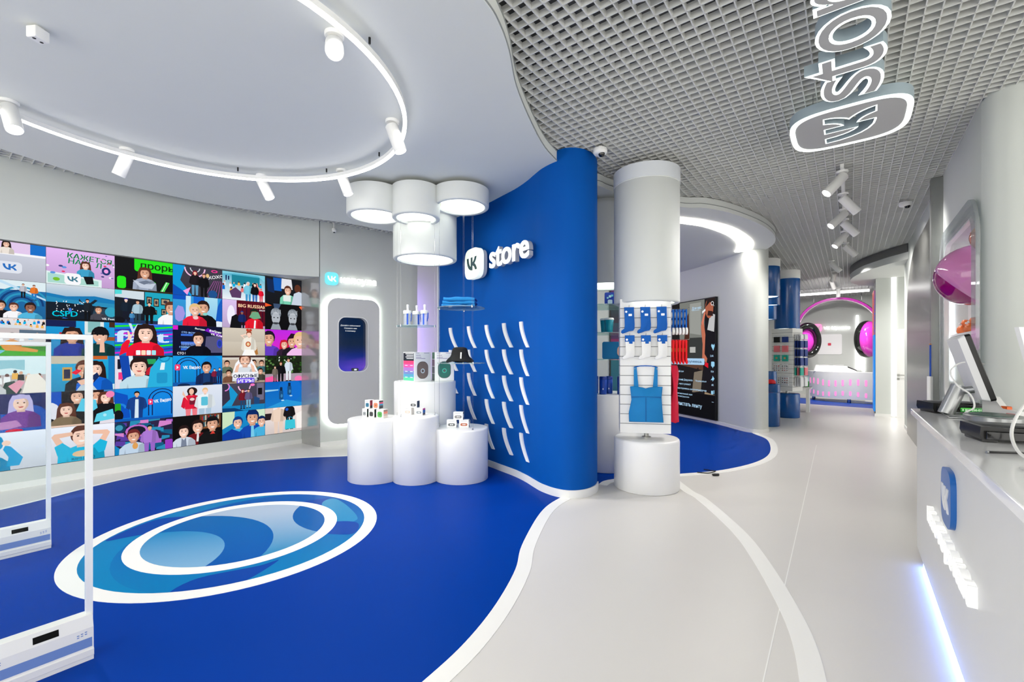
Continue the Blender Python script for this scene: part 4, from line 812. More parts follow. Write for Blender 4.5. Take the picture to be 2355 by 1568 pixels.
# ---- podium cluster and its mirrored lamp cluster
DR = [('a', -4.629, 3.36, .32, .735, 3.18), ('b', -4.168, 3.607, .272, .777, 3.13), ('c', -3.789, 3.993, .325, .62, 3.295), ('d', -4.52, 4.068, .404, 1.16, 2.757)]
pod = empty('display_podium', (-4.28, 3.76, 0), 0, 'cluster of four joined white drum podiums at the partition', 'podium')
for _, x, y, r, h, _z in DR:
    MB().lathe([(r - .006, 0), (r, .006), (r, h - .018), (r - .004, h - .008), (r - .012, h - .002), (r - .025, h)], x, y, 64).build('drum', GLOSSW, pod, ang=.9)
lam = empty('drum_lamp', (-4.28, 3.76, 3.5), 0, 'cluster of four joined white ceiling drums with glowing undersides', 'lamp')
RING = mat('lamp_rim', S(232, 236, 234), .5, var=.01)
for i, (_, x, y, r, _h, z) in enumerate(DR):
    rr = r + .012
    d_ = MB().lathe([(rr - .055, z + .03), (rr - .05, z + .004), (rr - .04, z), (rr - .012, z), (rr - .003, z + .008), (rr, z + .02), (rr, 3.50), (rr - .02, 3.50)], x, y, 64, False, True).build('drum', LAMPW, lam, ang=.9)
    poly = circ(x, y, rr - .05, 72)
    for j, (_, x2, y2, r2, _h2, z2) in enumerate(DR):
        if j == i or z2 > z: continue
        poly = [(x2 + (p[0] - x2) * max(1, (r2 + .03) / max(1e-6, math.hypot(p[0] - x2, p[1] - y2))), y2 + (p[1] - y2) * max(1, (r2 + .03) / max(1e-6, math.hypot(p[0] - x2, p[1] - y2)))) for p in poly]
    MB().add([(p[0], p[1], z + .028) for p in poly], [tuple(range(len(poly)))]).build('light_panel', PANEL, d_, smooth=False)
MB().lathe([(.2, 3.49), (.2, 3.552)], -4.25, 3.75, 24).build('ceiling_mount', WHITE, lam, smooth=False)

# ---- glass shelves on wires
def shelf(x, y, r, z, zt, zb, angs, label):
    e_ = empty('glass_shelf', (x, y, z), 0, label, 'shelf', 'round hanging glass shelves')
    MB().lathe([(r - .002, z - .005), (r, z - .003), (r, z + .003), (r - .002, z + .005)], x, y, 48).build('glass_disc', SHELFG, e_)
    for a in angs:
        px, py = x + (r - .01) * math.cos(a), y + (r - .01) * math.sin(a)
        MB().tube([(px, py, zb), (px, py, zt)], .001, 5).build('wire', CHROME, e_)
        MB().lathe([(.010, z - .016), (.011, z - .012), (.011, z + .012), (.010, z + .016)], px, py, 12).build('clamp', CHROME, e_)
        MB().lathe([(.006, zb), (.007, zb + .004), (.004, zb + .035)], px, py, 10).build('end_fitting', CHROME, e_)
shelf(-3.789, 3.993, .29, 2.07, 3.32, .62, (-.35, 2.2, 3.6), 'upper round glass shelf carrying the folded blue towels')
shelf(-3.789, 3.993, .29, 1.40, 3.32, .62, (-.30, 2.25, 3.65), 'lower round glass shelf carrying the black bucket hat')
shelf(-4.168, 3.607, .235, 1.845, 3.155, .777, (-1.6, .6, 3.9), 'round glass shelf carrying the clear water bottles')

# towels
VD = Vector((-.72, .69, 0))   # away from the camera around here
RX = Vector((.80, .60, 0))    # picture right
TOW = mat('towel_blue', S(30, 135, 205), .9, bump=.5, bscale=300, var=.08, vscale=12)
for k in range(3):
    w, dpt, hh = .185 + .006 * (2 - k), .14, (.030, .036, .044)[k]; z0 = 2.075 + (0, .032, .070)[k]; o = Vector((-3.80, 3.97, z0)) + RX * (.005 * k)
    e_ = empty('folded_towel', o, math.atan2(RX.y, RX.x), ('lowest', 'middle', 'topmost')[k] + ' folded blue towel in the stack on the glass shelf', 'towel', 'folded blue towels')
    rings = []
    for i in range(13):
        q = i / 12; x = -w + 2 * w * q; wob = .004 * math.sin(7 * q + k * 2) + .003 * math.sin(15 * q + k)
        sec = [(x, -dpt + .012, 0), (x, -dpt, hh * .3), (x, -dpt + .002, hh * .7 + wob), (x, -dpt + .02, hh + wob), (x, dpt - .02, hh + wob), (x, dpt, hh * .5), (x, dpt - .015, 0)]
        rings.append(sec)
    mb = MB().loft(rings, True, True); mb.build('towel_body', TOW, e_, local=True, ang=1.2)
    MB().tube([(w + .002, -dpt + .02, hh * .25), (w + .012, -dpt + .06, hh * .5), (w + .004, 0, hh * .4), (w + .010, dpt - .05, hh * .55)], .009, 6).build('fold_edge', mat('towel_navy', S(10, 60, 150), .9, bump=.3, bscale=300, var=.05), e_, local=True)

# water bottles
BGL = glass('bottle_plastic', (.92, .95, 1.0), .06, .22)
BLU = mat('bottle_blue', S(16, 80, 190), .5, var=.02)
bt = None
for k, (dx, dy) in enumerate(((-.105, -.02), (.0, .07), (.10, -.03))):
    lab = ('left', 'middle', 'right')[k]
    p = Vector((-4.168, 3.607, 1.851)) + RX * dx + VD * dy
    if bt is None:
        e_ = bt = empty('water_bottle', (0, 0, 0))
        MB().lathe([(.036, 0), (.042, .006), (.042, .13), (.04, .145)], 0, 0, 24).build('body', BGL, e_, local=True)
        MB().lathe([(.046, .14), (.047, .145), (.047, .172), (.044, .18), (.02, .184)], 0, 0, 24).build('lid', GLOSSW, e_, local=True)
        MB().lathe([(.012, .18), (.012, .215), (.015, .22), (.015, .246), (.011, .252)], .005, 0, 14).build('spout', GLOSSW, e_, local=True)
        MB().plate([(-.010, 0), (.010, 0), (.010, .135), (-.010, .135)], (0.012, -.0445, .006), (1, 0, 0), (0, 0, 1), -.002, .001).build('stripe', BLU, e_, local=True, smooth=False)
        MB().tube([(.046, 0, .155), (.056, -.02, .12), (.054, -.03, .07), (.048, -.025, .05), (.050, 0, .09), (.046, .01, .15)], .004, 6).build('strap', BLU, e_, local=True)
        o = e_
    else: o = copy_tree(bt)
    o.location = p; o.rotation_euler = (0, 0, math.atan2(RX.y, RX.x) + (0, .5, -.3)[k])
    tag(o, lab + ' clear bottle with white lid and blue stripe on the glass shelf', 'bottle', 'clear water bottles')

# bucket hat
hat = empty('bucket_hat', (-3.80, 3.95, 1.416), math.atan2(RX.y, RX.x), 'black bucket hat with white tab on the lower glass shelf', 'hat')
HATM = mat('hat_black', S(18, 18, 20), .85, bump=.5, bscale=500, var=.08)
sq = lambda r, z, k=1.0: (r, z)
mb = MB().lathe([(.155, .012), (.165, .0), (.17, .006), (.150, .035), (.118, .062), (.105, .09), (.095, .14), (.082, .168), (.05, .178), (.004, .18)], .02, 0, 36, False, True)
mb.v = [Vector((p.x, p.y * .85, p.z + .010 * math.sin(3 * math.atan2(p.y, p.x)) * max(0, 1 - p.z / .05))) for p in mb.v]
mb.build('crown_and_brim', HATM, hat, local=True, ang=1.2)
MB().plate(rrect(-.008, 0, .008, .10, .003, 2), (.045, -.125, .02), (1, 0, 0), Vector((0, .35, 1)).normalized(), 0, .004).build('tab', WHITE, hat, local=True)

# ---- boxed goods on the podiums
def gbox(name, loc, rz, w, d, h, face, side, label, cat, group=None, draw=None):
    e_ = empty(name, loc, rz, label, cat, group)
    MB().bbox(-w / 2, -d / 2, 0, w / 2, d / 2, h, .0015, 2).build('carton', mat('carton_white', S(244, 244, 242), .45, var=.01), e_, local=True, ang=.5)
    mb = MB()
    if draw: draw(mb, w, d, h)
    if mb.v: mb.build('print', PRINT, e_, local=True, smooth=False)
    return e_
def fp(mb, poly, d, col, k=1): mb.add([(p[0], -d / 2 - .0006 * k, p[1]) for p in poly], [tuple(range(len(poly)))], col)         # on the front
def sp(mb, poly, w, col, k=1): mb.add([(w / 2 + .0006 * k, p[0], p[1]) for p in poly], [tuple(range(len(poly)))], col)         # on the right side
def lp_(mb, poly, w, col, k=1): mb.add([(-w / 2 - .0006 * k, p[0], p[1]) for p in poly], [tuple(range(len(poly)))[::-1]], col)  # on the left side
def speaker_print(c0, c1, ringc):
    def f(mb, w, d, h):
        fp(mb, rrect(-.085, .035, .085, .255, .075, 8), d, c0); fp(mb, rrect(-.078, .042, .078, .248, .07, 8), d, c1, 2); fp(mb, circ(0, .135, .03, 24), d, ringc, 3); fp(mb, circ(0, .135, .019, 24), d, c0, 4)
        for k, (x0, x1, y) in enumerate(((-.10, -.05, .36), (.02, .10, .36), (-.10, -.03, .33), (-.10, -.02, .305), (-.10, .04, .29))): fp(mb, [(x0, y), (x1, y), (x1, y + .008), (x0, y + .008)], d, S(170, 160, 190), 1)
    return f
def grad_side(mb, w, d, h, lr):
    put = sp if lr > 0 else lp_
    hd = d / 2 - .006
    for k in range(6):
        cs = [S(90, 220, 160), S(90, 170, 200), S(120, 140, 200), S(180, 120, 200), S(240, 90, 170), S(245, 70, 120)]
        put(mb, [(-hd, .01 + k * (h * .68) / 6), (hd, .01 + k * (h * .68) / 6), (hd, .01 + (k + 1) * (h * .68) / 6), (-hd, .01 + (k + 1) * (h * .68) / 6)], w, cs[k])
    put(mb, [(-hd, .01 + h * .68), (hd, .01 + h * .68), (hd, h - .01), (-hd, h - .01)], w, S(28, 34, 44))
    for k in range(4): put(mb, [(-hd + .01, h * .93 - k * .02), (hd * (.6 - .2 * (k % 2)), h * .93 - k * .02), (hd * (.6 - .2 * (k % 2)), h * .93 - k * .02 + .009), (-hd + .01, h * .93 - k * .02 + .009)], w, S(240, 240, 240), 2)
    for r_ in range(3):
        for c_ in range(2): put(mb, [(-hd * .8 + c_ * hd, .05 + r_ * h * .2), (-hd * .8 + c_ * hd + hd * .5, .05 + r_ * h * .2), (-hd * .8 + c_ * hd + hd * .5, .05 + r_ * h * .2 + .008), (-hd * .8 + c_ * hd, .05 + r_ * h * .2 + .008)], w, S(250, 240, 245), 2)
azR = math.atan2(RX.y, RX.x)
def drA(mb, w, d, h): speaker_print(S(110, 98, 92), S(128, 112, 104), S(220, 235, 240))(mb, w, d, h); grad_side(mb, w, d, h, -1)
def drB(mb, w, d, h): speaker_print(S(84, 92, 90), S(20, 110, 96), S(60, 200, 170))(mb, w, d, h); [lp_(mb, [(-d / 2 + .005, 0.005 + k * h / 4), (d / 2 - .02, .005 + k * h / 4), (d / 2 - .02, (k + 1) * h / 4 - .002), (-d / 2 + .005, (k + 1) * h / 4 - .002)], w, c) for k, c in enumerate((S(20, 70, 60), S(60, 40, 80), S(120, 50, 110), S(20, 90, 60)))]
TZ = 1.161
gbox('speaker_carton', Vector((-4.52, 4.068, TZ)) + RX * -.10 + VD * -.16, azR + .80, .255, .25, .375, 0, 0, 'tall white speaker carton with brown speaker and rainbow side on the podium', 'box', None, drA)
gbox('speaker_carton', Vector((-4.52, 4.068, TZ)) + RX * .235 + VD * -.03, azR + .36, .255, .20, .375, 0, 0, 'tall white speaker carton with green speaker beside the bucket hat', 'box', None, drB)
def small_print(c, sidec, oval=False, side=1):
    def f(mb, w, d, h):
        if oval: fp(mb, rrect(-w * .36, h * .2, w * .36, h * .56, h * .17, 6), d, c); fp(mb, rrect(-w * .14, h * .31, -w * .02, h * .46, .004, 2), d, S(245, 245, 245), 2); fp(mb, rrect(w * .03, h * .31, w * .15, h * .46, .004, 2), d, S(245, 245, 245), 2)
        else: fp(mb, squircle(0, h * .42, w * .33, 20), d, c); fp(mb, circ(w * .02, h * .44, w * .12, 12), d, tuple(x * .5 for x in c), 2)
        fp(mb, [(-w * .3, h * .82), (w * .3, h * .82), (w * .3, h * .87), (-w * .3, h * .87)], d, S(190, 190, 196))
        q = d / 2 - .004; n_ = len(sidec)
        for k, cc_ in enumerate(sidec): (sp if side > 0 else lp_)(mb, [(-q, .004 + k * (h - .008) / n_), (q, .004 + k * (h - .008) / n_), (q, .004 + (k + 1) * (h - .008) / n_), (-q, .004 + (k + 1) * (h - .008) / n_)], w, cc_)
    return f
DK = [S(20, 20, 24), S(14, 60, 50), S(16, 16, 20)]
zl = .736
for k, (dx, dz, dpt, w, c, sc, lab) in enumerate((
    (-.135, 0, .02, .07, S(150, 156, 160), DK, 'grey earphone carton at the left of the lower row on the left podium'),
    (-.045, 0, -.02, .085, S(60, 62, 66), DK, 'black smartwatch carton in the lower row on the left podium'),
    (.065, 0, -.07, .105, S(80, 170, 80), [S(220, 210, 200), S(200, 180, 170), S(225, 130, 110), S(150, 120, 110)], 'green smartwatch carton at the right of the lower row on the left podium'),
    (-.10, .106, .02, .075, S(50, 120, 150), [S(30, 10, 14), S(150, 20, 50), S(140, 20, 46)], 'teal smartwatch carton on the upper row on the left podium'),
    (.01, .106, -.03, .095, S(235, 140, 100), [S(40, 44, 50), S(60, 70, 80), S(40, 150, 190), S(230, 70, 110), S(36, 36, 44)], 'orange smartwatch carton on the upper row on the left podium'))):
    o = Vector((-4.629, 3.36, zl + dz)) + RX * (dx + .02) + VD * (dpt + .05)
    gbox('gadget_carton', o, azR - .38, w, .085, .104, 0, 0, lab, 'box', 'gadget cartons on the left podium', small_print(c, sc))
zm = .778
for dx, dz, dpt, c, sc, lab in ((-.09, 0, .03, S(232, 190, 175), [S(215, 210, 205)], 'pink smart clock carton in the lower row on the middle podium'),
                                (.05, 0, -.02, S(130, 140, 146), [S(90, 80, 80), S(60, 100, 160), S(20, 110, 190), S(200, 60, 140)], 'grey smart clock carton in the lower row on the middle podium'),
                                (-.02, .086, .01, S(70, 72, 72), [S(12, 50, 90), S(8, 30, 60), S(10, 40, 76)], 'dark smart clock carton stacked on top on the middle podium')):
    gbox('clock_carton', Vector((-4.168, 3.607, zm + dz)) + RX * (dx + .0) + VD * (dpt + .03), azR - .30, .098, .07, .085, 0, 0, lab, 'box', 'clock cartons on the middle podium', small_print(c, sc, True))
zr = .621
for dx, dz, dpt, c, lab in ((-.115, 0, .0, S(110, 112, 112), 'grey smart clock carton in the lower row on the right podium'), (.035, 0, .01, S(190, 110, 80), 'copper smart clock carton in the lower row on the right podium'), (-.035, .094, .005, S(140, 136, 134), 'grey smart clock carton stacked on top on the right podium')):
    gbox('clock_carton', Vector((-3.789, 3.993, zr + dz)) + RX * dx + VD * (dpt - .02), azR - .02, .118, .07, .093, 0, 0, lab, 'box', 'clock cartons on the right podium', small_print(c, [S(20, 20, 24), S(240, 240, 240), S(240, 240, 240), S(20, 20, 24)], True))

# ---- rotating slat-board stand in front of the partition
CC = Vector((-1.857, 5.006, 0)); PE = Vector((.896, .444, 0)).normalized(); PN = PE.cross(Vector(Z3)).normalized()
st = empty('slat_board_stand', CC, 0, 'white slat-board stand on a drum base hung with socks', 'stand')
MB().lathe([(.352, 0), (.36, .008), (.36, .535), (.355, .552), (.345, .561), (.325, .565)], CC.x, CC.y, 72).build('drum_base', GLOSSW, st, ang=.9)
MB().lathe([(.05, .565), (.05, .572), (.026, .575), (.026, .66)], CC.x, CC.y, 24).build('pole', STEEL, st)
PL = Vector((-2.029, 4.67, 0)); PWD = .537; PT = .26
MB().plate([(.006, .645), (PWD - .006, .645), (PWD - .006, 2.10), (.006, 2.10)], PL, PE, Z3, -PT + .006, -.006).build('core', mat('slat_gap', S(120, 122, 122), .6, var=.02), st, smooth=False)
for k in range(14):
    z0 = .64 + .1055 * k
    MB().plate([(0, z0 + .004), (PWD, z0 + .004), (PWD, z0 + .1025), (0, z0 + .1025)], PL, PE, Z3, -PT, 0).build('plank', WHITE, st, smooth=False)
hd = empty('drum_lamp', CC + Vector((0, 0, 3.6)), 0, 'long white drum lamp hanging over the slat-board stand', 'lamp')
MB().lathe([(.30, 2.11), (.305, 2.084), (.32, 2.078), (.346, 2.078), (.357, 2.086), (.36, 2.10), (.36, 3.40), (.358, 3.402), (.36, 3.404), (.36, 3.56), (.34, 3.56)], CC.x, CC.y, 72, False, True).build('drum', LAMPW, hd, ang=.9)
MB().lathe([(.366, 3.41), (.366, 3.565)], CC.x, CC.y, 72).build('collar', mat('collar_grey', S(214, 218, 222), .5, var=.01), hd)
MB().add([(CC.x + .305 * math.cos(2 * PI * i / 48), CC.y + .305 * math.sin(2 * PI * i / 48), 2.098) for i in range(48)], [tuple(range(48))]).build('light_panel', PANEL, hd, smooth=False)
MB().lathe([(.03, 3.55), (.03, 3.664)], CC.x, CC.y, 12).build('rod', STEEL, hd)

SOCKB = mat('sock_blue', S(10, 92, 180), .9, bump=.4, bscale=500, var=.06, vscale=20)
SOCKW = mat('sock_white', S(240, 240, 238), .9, bump=.4, bscale=500, var=.02, vscale=20)
SOCKR = mat('sock_red', S(235, 24, 34), .9, bump=.4, bscale=500, var=.05, vscale=20)
TAGM = mat('paper_tag', S(245, 247, 250), .6, var=.01)
def soft(poly, t, o, ex, ey, base=0.0):
    """soft-edged flat textile: outline with a slightly raised middle"""
    cx = sum(p[0] for p in poly) / len(poly); cy = sum(p[1] for p in poly) / len(poly)
    k = lambda q: [(cx + (p[0] - cx) * q, cy + (p[1] - cy) * q) for p in poly]
    o, ex, ey = Vector(o), Vector(ex), Vector(ey); n = ex.cross(ey).normalized(); mb = MB()
    return mb.loft([[o + ex * p[0] + ey * p[1] + n * (base + d) for p in pl] for pl, d in ((k(.97), 0), (poly, t * .3), (poly, t * .7), (k(.95), t))])
SOCK = [(-.052, 0), (.052, 0), (.055, -.10), (.06, -.19), (.058, -.235), (.045, -.255), (.0, -.262), (-.035, -.278), (-.07, -.288), (-.085, -.275), (-.080, -.255), (-.05, -.235), (-.045, -.20), (-.048, -.10)]
def hook(parent, p, n, L):
    MB().tube([p, p + n * L, p + n * (L + .01) + Vector((0, 0, .02))], .0028, 6).build('hook', CHROME, parent)
def sock(i, s_, z, sc, white, label, flip=1):
    p0 = PL + PE * s_ + Vector((0, 0, z)); e_ = empty('sock', p0 + PN * .03, 0, label, 'sock', 'socks on the slat board front')
    poly = [(x * sc * flip, y * sc) for x, y in SOCK]
    if flip < 0: poly = poly[::-1]
    if white:
        soft([p for p in poly], .022, p0, PE, Z3, .03).build('sock_body', SOCKW, e_, ang=1.2)
        soft([(-.056 * sc, .002), (.056 * sc, .002), (.057 * sc, -.075 * sc), (-.053 * sc, -.075 * sc)], .026, p0, PE, Z3, .028).build('sleeve_band', SOCKB, e_, ang=1.2)
    else: soft(poly, .024, p0, PE, Z3, .03).build('sock_body', SOCKB, e_, ang=1.2)
    yy = -.085 * sc
    MB().plate(rrect(.012 - .018, yy - .012, .012 + .018, yy + .012, .004, 2), p0, PE, Z3, .0545, .0560).build('size_tag', TAGM if not white else SOCKB, e_)
    MB().plate(circ(-.03, -.05 * sc, .012, 14), p0, PE, Z3, .0545, .0560).build('round_tag', TAGM, e_)
    hook(e_, p0 + Vector((0, 0, .004)), PN, .05)
for i in range(3):
    w3 = ('left', 'middle', 'right')[i]
    sock(i, .093 + .170 * i, 2.02, 1.0, False, w3 + ' dark blue sock in the upper row of the slat board', (1, 1, 1)[i])
    sock(i, .10 + .170 * i, 1.712, .92, True, w3 + ' white sock with blue band in the second row of the slat board')
# camisole top
tp = empty('camisole_top', PL + PE * .27 + Vector((0, 0, .74)) + PN * .03, 0, 'blue strappy camisole top on the slat board below the socks', 'clothing')
TOPB = mat('jersey_blue', S(0, 124, 190), .75, bump=.3, bscale=400, var=.06, vscale=10)
o = PL + PE * .27 + Vector((0, 0, 1.37))
body = [(-.165, -.215), (-.12, -.21), (-.03, -.225), (.0, -.235), (.03, -.225), (.11, -.212), (.175, -.215), (.165, -.33), (.172, -.45), (.185, -.60), (-.175, -.60), (-.178, -.5), (-.15, -.36)]
soft(body, .035, o, PE, Z3, .012).build('body', TOPB, tp, ang=1.2)
soft([(-.148, -.32), (.16, -.32), (.163, -.335), (0, -.325), (-.15, -.335)], .006, o, PE, Z3, .046).build('bust_seam', mat('jersey_seam', S(0, 96, 160), .8, var=.04), tp)
soft([(-.004, -.33), (.004, -.33), (.006, -.59), (-.006, -.59)], .005, o, PE, Z3, .046).build('centre_seam', MATS['jersey_seam'], tp)
for q in (-1, 1): soft([(q * .125, 0), (q * .095, 0), (q * .075, -.225), (q * .125, -.222)][::(1 if q < 0 else -1)], .012, o, PE, Z3, .02).build('strap', TOPB, tp, ang=1.2)
MB().tube([o + PE * x + Vector((0, 0, z)) + PN * .028 for x, z in ((-.125, -.004), (-.06, .010), (0, .012), (.06, .010), (.125, -.004))], .006, 6).build('top_edge', SOCKB, tp)
hook(tp, o + PE * -.115 + Vector((0, 0, -.03)), PN, .045); hook(tp, o + PE * .115 + Vector((0, 0, -.03)), PN, .045)
# goods on the right-hand side of the board
SIDE = PL + PE * PWD - PN * .13
for i in range(5):
    z = 2.0; d = .03 + .034 * i
    p0 = SIDE + PE * d + Vector((0, 0, z)) + PN * (.006 * (i % 2)); e_ = empty('sock', p0, 0, ('first', 'second', 'third', 'fourth', 'fifth')[i] + ' blue and white sock from the slat board edge, on the side hook', 'sock', 'blue and white socks on the side hook')
    sp_ = [(x * .95, y * .95) for x, y in SOCK]
    soft(sp_, .016, p0, PN * -1, Z3, 0).build('sock_body', SOCKB, e_, ang=1.2)
    for zz, rr in ((-.06, .035), (-.14, .03), (-.24, .04)): MB().plate(circ(0.0 if zz > -.2 else -.05, zz, rr, 12), p0, PN * -1, Z3, -.002, .018).build('white_patch', SOCKW, e_)
    p0 = SIDE + PE * d + Vector((0, 0, 1.665)); e_ = empty('sock', p0, 0, ('first', 'second', 'third', 'fourth', 'fifth')[i] + ' red sock from the slat board edge, on the lower side hook', 'sock', 'red socks on the side hook')
    soft([(x * .92, y * .92) for x, y in SOCK], .018, p0, PN * -1, Z3, 0).build('sock_body', SOCKR, e_, ang=1.2)
    MB().plate(rrect(-.02, -.13, .02, -.09, .004, 2), p0, PN * -1, Z3, -.002, .020).build('care_tag', mat('tag_yellow', S(240, 190, 80), .6, var=.02), e_)
for z, L_ in ((2.005, .2), (1.67, .21)): MB().tube([SIDE + Vector((0, 0, z)), SIDE + PE * L_ + Vector((0, 0, z)), SIDE + PE * (L_ + .01) + Vector((0, 0, z + .025))], .003, 6).build('side_hook', CHROME, st)
e_ = empty('hanging_garment', SIDE + PE * .05 + Vector((0, 0, .78)), 0, 'long crimson leggings hanging beside the slat board', 'clothing')
CRM = mat('garment_crimson', S(205, 16, 56), .85, bump=.3, bscale=300, var=.08, vscale=10)
gp = SIDE + PE * .035 + Vector((0, 0, 1.385))
rings = []
for i in range(15):
    q = i / 14; z = -.60 * q; w = .075 + .02 * math.sin(5 * q) + .03 * q; t = .035 + .012 * math.sin(9 * q + 1) + .03 * max(0, q - .5)
    sh = .02 * q + .012 * math.sin(6 * q)
    rings.append([gp + PN * (w * math.cos(2 * PI * k / 14)) + PE * (sh + t * math.sin(2 * PI * k / 14) + .012 * math.sin(5 * 2 * PI * k / 14 + 3 * q)) + Vector((0, 0, z - .03 * math.cos(2 * PI * k / 14) * q)) for k in range(14)])
MB().loft(rings).build('fabric', CRM, e_, ang=1.3)
MB().tube([gp + PE * -.035 + Vector((0, 0, .01)), gp + PE * .06 + Vector((0, 0, .01))], .004, 6).build('hook', CHROME, e_)

# ---- second cluster behind the partition
QC = Vector((-2.639, 5.588, 0))
p2 = empty('display_podium', QC, 0, 'white drum podium half hidden behind the blue partition', 'podium')
MB().lathe([(.39, 0), (.40, .01), (.40, .965), (.395, .982), (.37, .99)], QC.x, QC.y, 64).build('drum', GLOSSW, p2, ang=.9)
l2 = empty('drum_lamp', QC + Vector((0, 0, 3.5)), 0, 'white drum lamp half hidden behind the blue partition', 'lamp')
MB().lathe([(.345, 2.45), (.35, 2.424), (.36, 2.42), (.39, 2.42), (.40, 2.432), (.40, 3.44), (.3, 3.46), (.3, 3.525)], QC.x, QC.y, 64, False, True).build('drum', LAMPW, l2, ang=.9)
MB().add([(QC.x + .35 * math.cos(2 * PI * i / 48), QC.y + .35 * math.sin(2 * PI * i / 48), 2.44) for i in range(48)], [tuple(range(48))]).build('light_panel', PANEL, l2, smooth=False)
for k, (z, nm) in enumerate(((2.145, 'top'), (1.785, 'middle'), (1.44, 'bottom'))):
    e_ = empty('glass_shelf', QC + Vector((0, 0, z)), 0, nm + ' glass shelf behind the edge of the blue partition', 'shelf', 'glass shelves behind the partition')
    MB().lathe([(.378, z - .006), (.38, z - .004), (.38, z + .004), (.378, z + .006)], QC.x, QC.y, 48).build('glass_disc', SHELFG, e_)
    for a in (.5, 2.6, 4.7): px, py = QC.x + .37 * math.cos(a), QC.y + .37 * math.sin(a); MB().tube([(px, py, z - .36), (px, py, z + .34)], .001, 5).build('wire', CHROME, e_)
FR = Vector((.43, -.90, 0)); FX = Vector((.90, .43, 0)); fa = math.atan2(FX.y, FX.x)
def q_at(dx, dn, z): return QC + FX * dx + FR * dn + Vector((0, 0, z))
e_ = empty('card_folder', q_at(.16, .22, 2.152), fa, 'dark blue printed folder standing on the top shelf behind the partition', 'folder')
NVY = mat('folder_blue', S(14, 60, 170), .45, var=.04)
MB().plate(rrect(-.17, 0, .17, .165, .02, 4), (0, 0, 0), (1, 0, 0), Vector((0, .2, 1)).normalized(), -.012, .012).build('cover', NVY, e_, local=True)
mb = MB(); n_ = Vector((1, 0, 0)).cross(Vector((0, .2, 1)).normalized()); ey = Vector((0, .2, 1)).normalized()
for x, y, r, c in ((-.1, .11, .016, S(190, 230, 240)), (-.13, .09, .012, S(150, 220, 230)), (-.075, .12, .014, S(120, 210, 220)), (.03, .12, .02, S(220, 40, 140)), (.0, .06, .014, S(220, 60, 120)), (-.10, .035, .03, S(200, 225, 240)), (.1, .1, .02, S(40, 190, 200))): mb.add([n_ * .0135 + Vector((1, 0, 0)) * p[0] + ey * p[1] for p in rrect(x - r, y - r, x + r, y + r, r * .5, 3)], [tuple(range(16))], c)
mb.build('print', PRINT, e_, local=True, smooth=False)
CUP = mat('cup_teal', S(0, 150, 170), .5, var=.03)
cp = None
for k, (dx, dn, lab) in enumerate(((-.01, .10, 'left teal cup with white lid, half behind another cup'), (.05, .18, 'second teal cup from the blue partition, with white lid'), (.24, .17, 'right teal cup with white lid beside the slat board'))):
    p = q_at(dx, dn, 1.792)
    if cp is None:
        o = cp = empty('paper_cup', (0, 0, 0))
        MB().lathe([(.042, 0), (.044, .004), (.056, .165), (.054, .168)], 0, 0, 28).build('body', CUP, o, local=True)
        MB().lathe([(.060, .165), (.061, .17), (.059, .185), (.052, .192), (.05, .186)], 0, 0, 28).build('lid', GLOSSW, o, local=True)
    else: o = copy_tree(cp)
    o.location = p; tag(o, lab, 'cup', 'teal cups behind the partition')
e_ = empty('laptop_sleeve', q_at(.13, .23, 1.447), fa, 'teal blue laptop sleeve leaning on the shelf behind the partition', 'sleeve')
SLV = mat('sleeve_blue', S(0, 112, 165), .8, bump=.3, bscale=300, var=.04)
MB().plate(rrect(-.17, 0, .17, .225, .025, 5), (0, 0, 0), (1, 0, 0), Vector((0, .12, 1)).normalized(), -.014, .014).build('body', SLV, e_, local=True)
MB().plate(rrect(.02, .03, .13, .17, .05, 5), (0, 0, 0), (1, 0, 0), Vector((0, .12, 1)).normalized(), .014, .016).build('patch', mat('patch_coral', S(220, 170, 150), .7, var=.1, vscale=30), e_, local=True)
tb = None
TUM = mat('tumbler_blue', S(8, 66, 168), .35, var=.03)
for k, (dx, dn, lab) in enumerate(((-.14, .12, 'navy tumbler nearest the blue partition edge'), (-.03, .25, 'front navy tumbler on the half hidden podium'), (.045, .14, 'navy tumbler behind the front one on the half hidden podium'), (.20, .22, 'navy tumbler next to the slat board on the half hidden podium'), (.27, .12, 'rearmost navy tumbler beside the slat board'))):
    if tb is None:
        o = tb = empty('tumbler', (0, 0, 0))
        MB().lathe([(.046, 0), (.049, .005), (.049, .185), (.046, .19)], 0, 0, 28).build('body', TUM, o, local=True)
        MB().lathe([(.0495, .19), (.0505, .194), (.0505, .222), (.045, .23), (.02, .232)], 0, 0, 28).build('lid', mat('tumbler_lid', S(6, 50, 140), .3, var=.03), o, local=True)
        MB().cbox(.0, -.0495, .07, .012, .002, .02).build('emblem', TAGM, o, local=True)
    else: o = copy_tree(tb)
    o.location = q_at(dx, dn, .991); o.rotation_euler = (0, 0, fa); tag(o, lab, 'tumbler', 'navy tumblers on the half hidden podium')
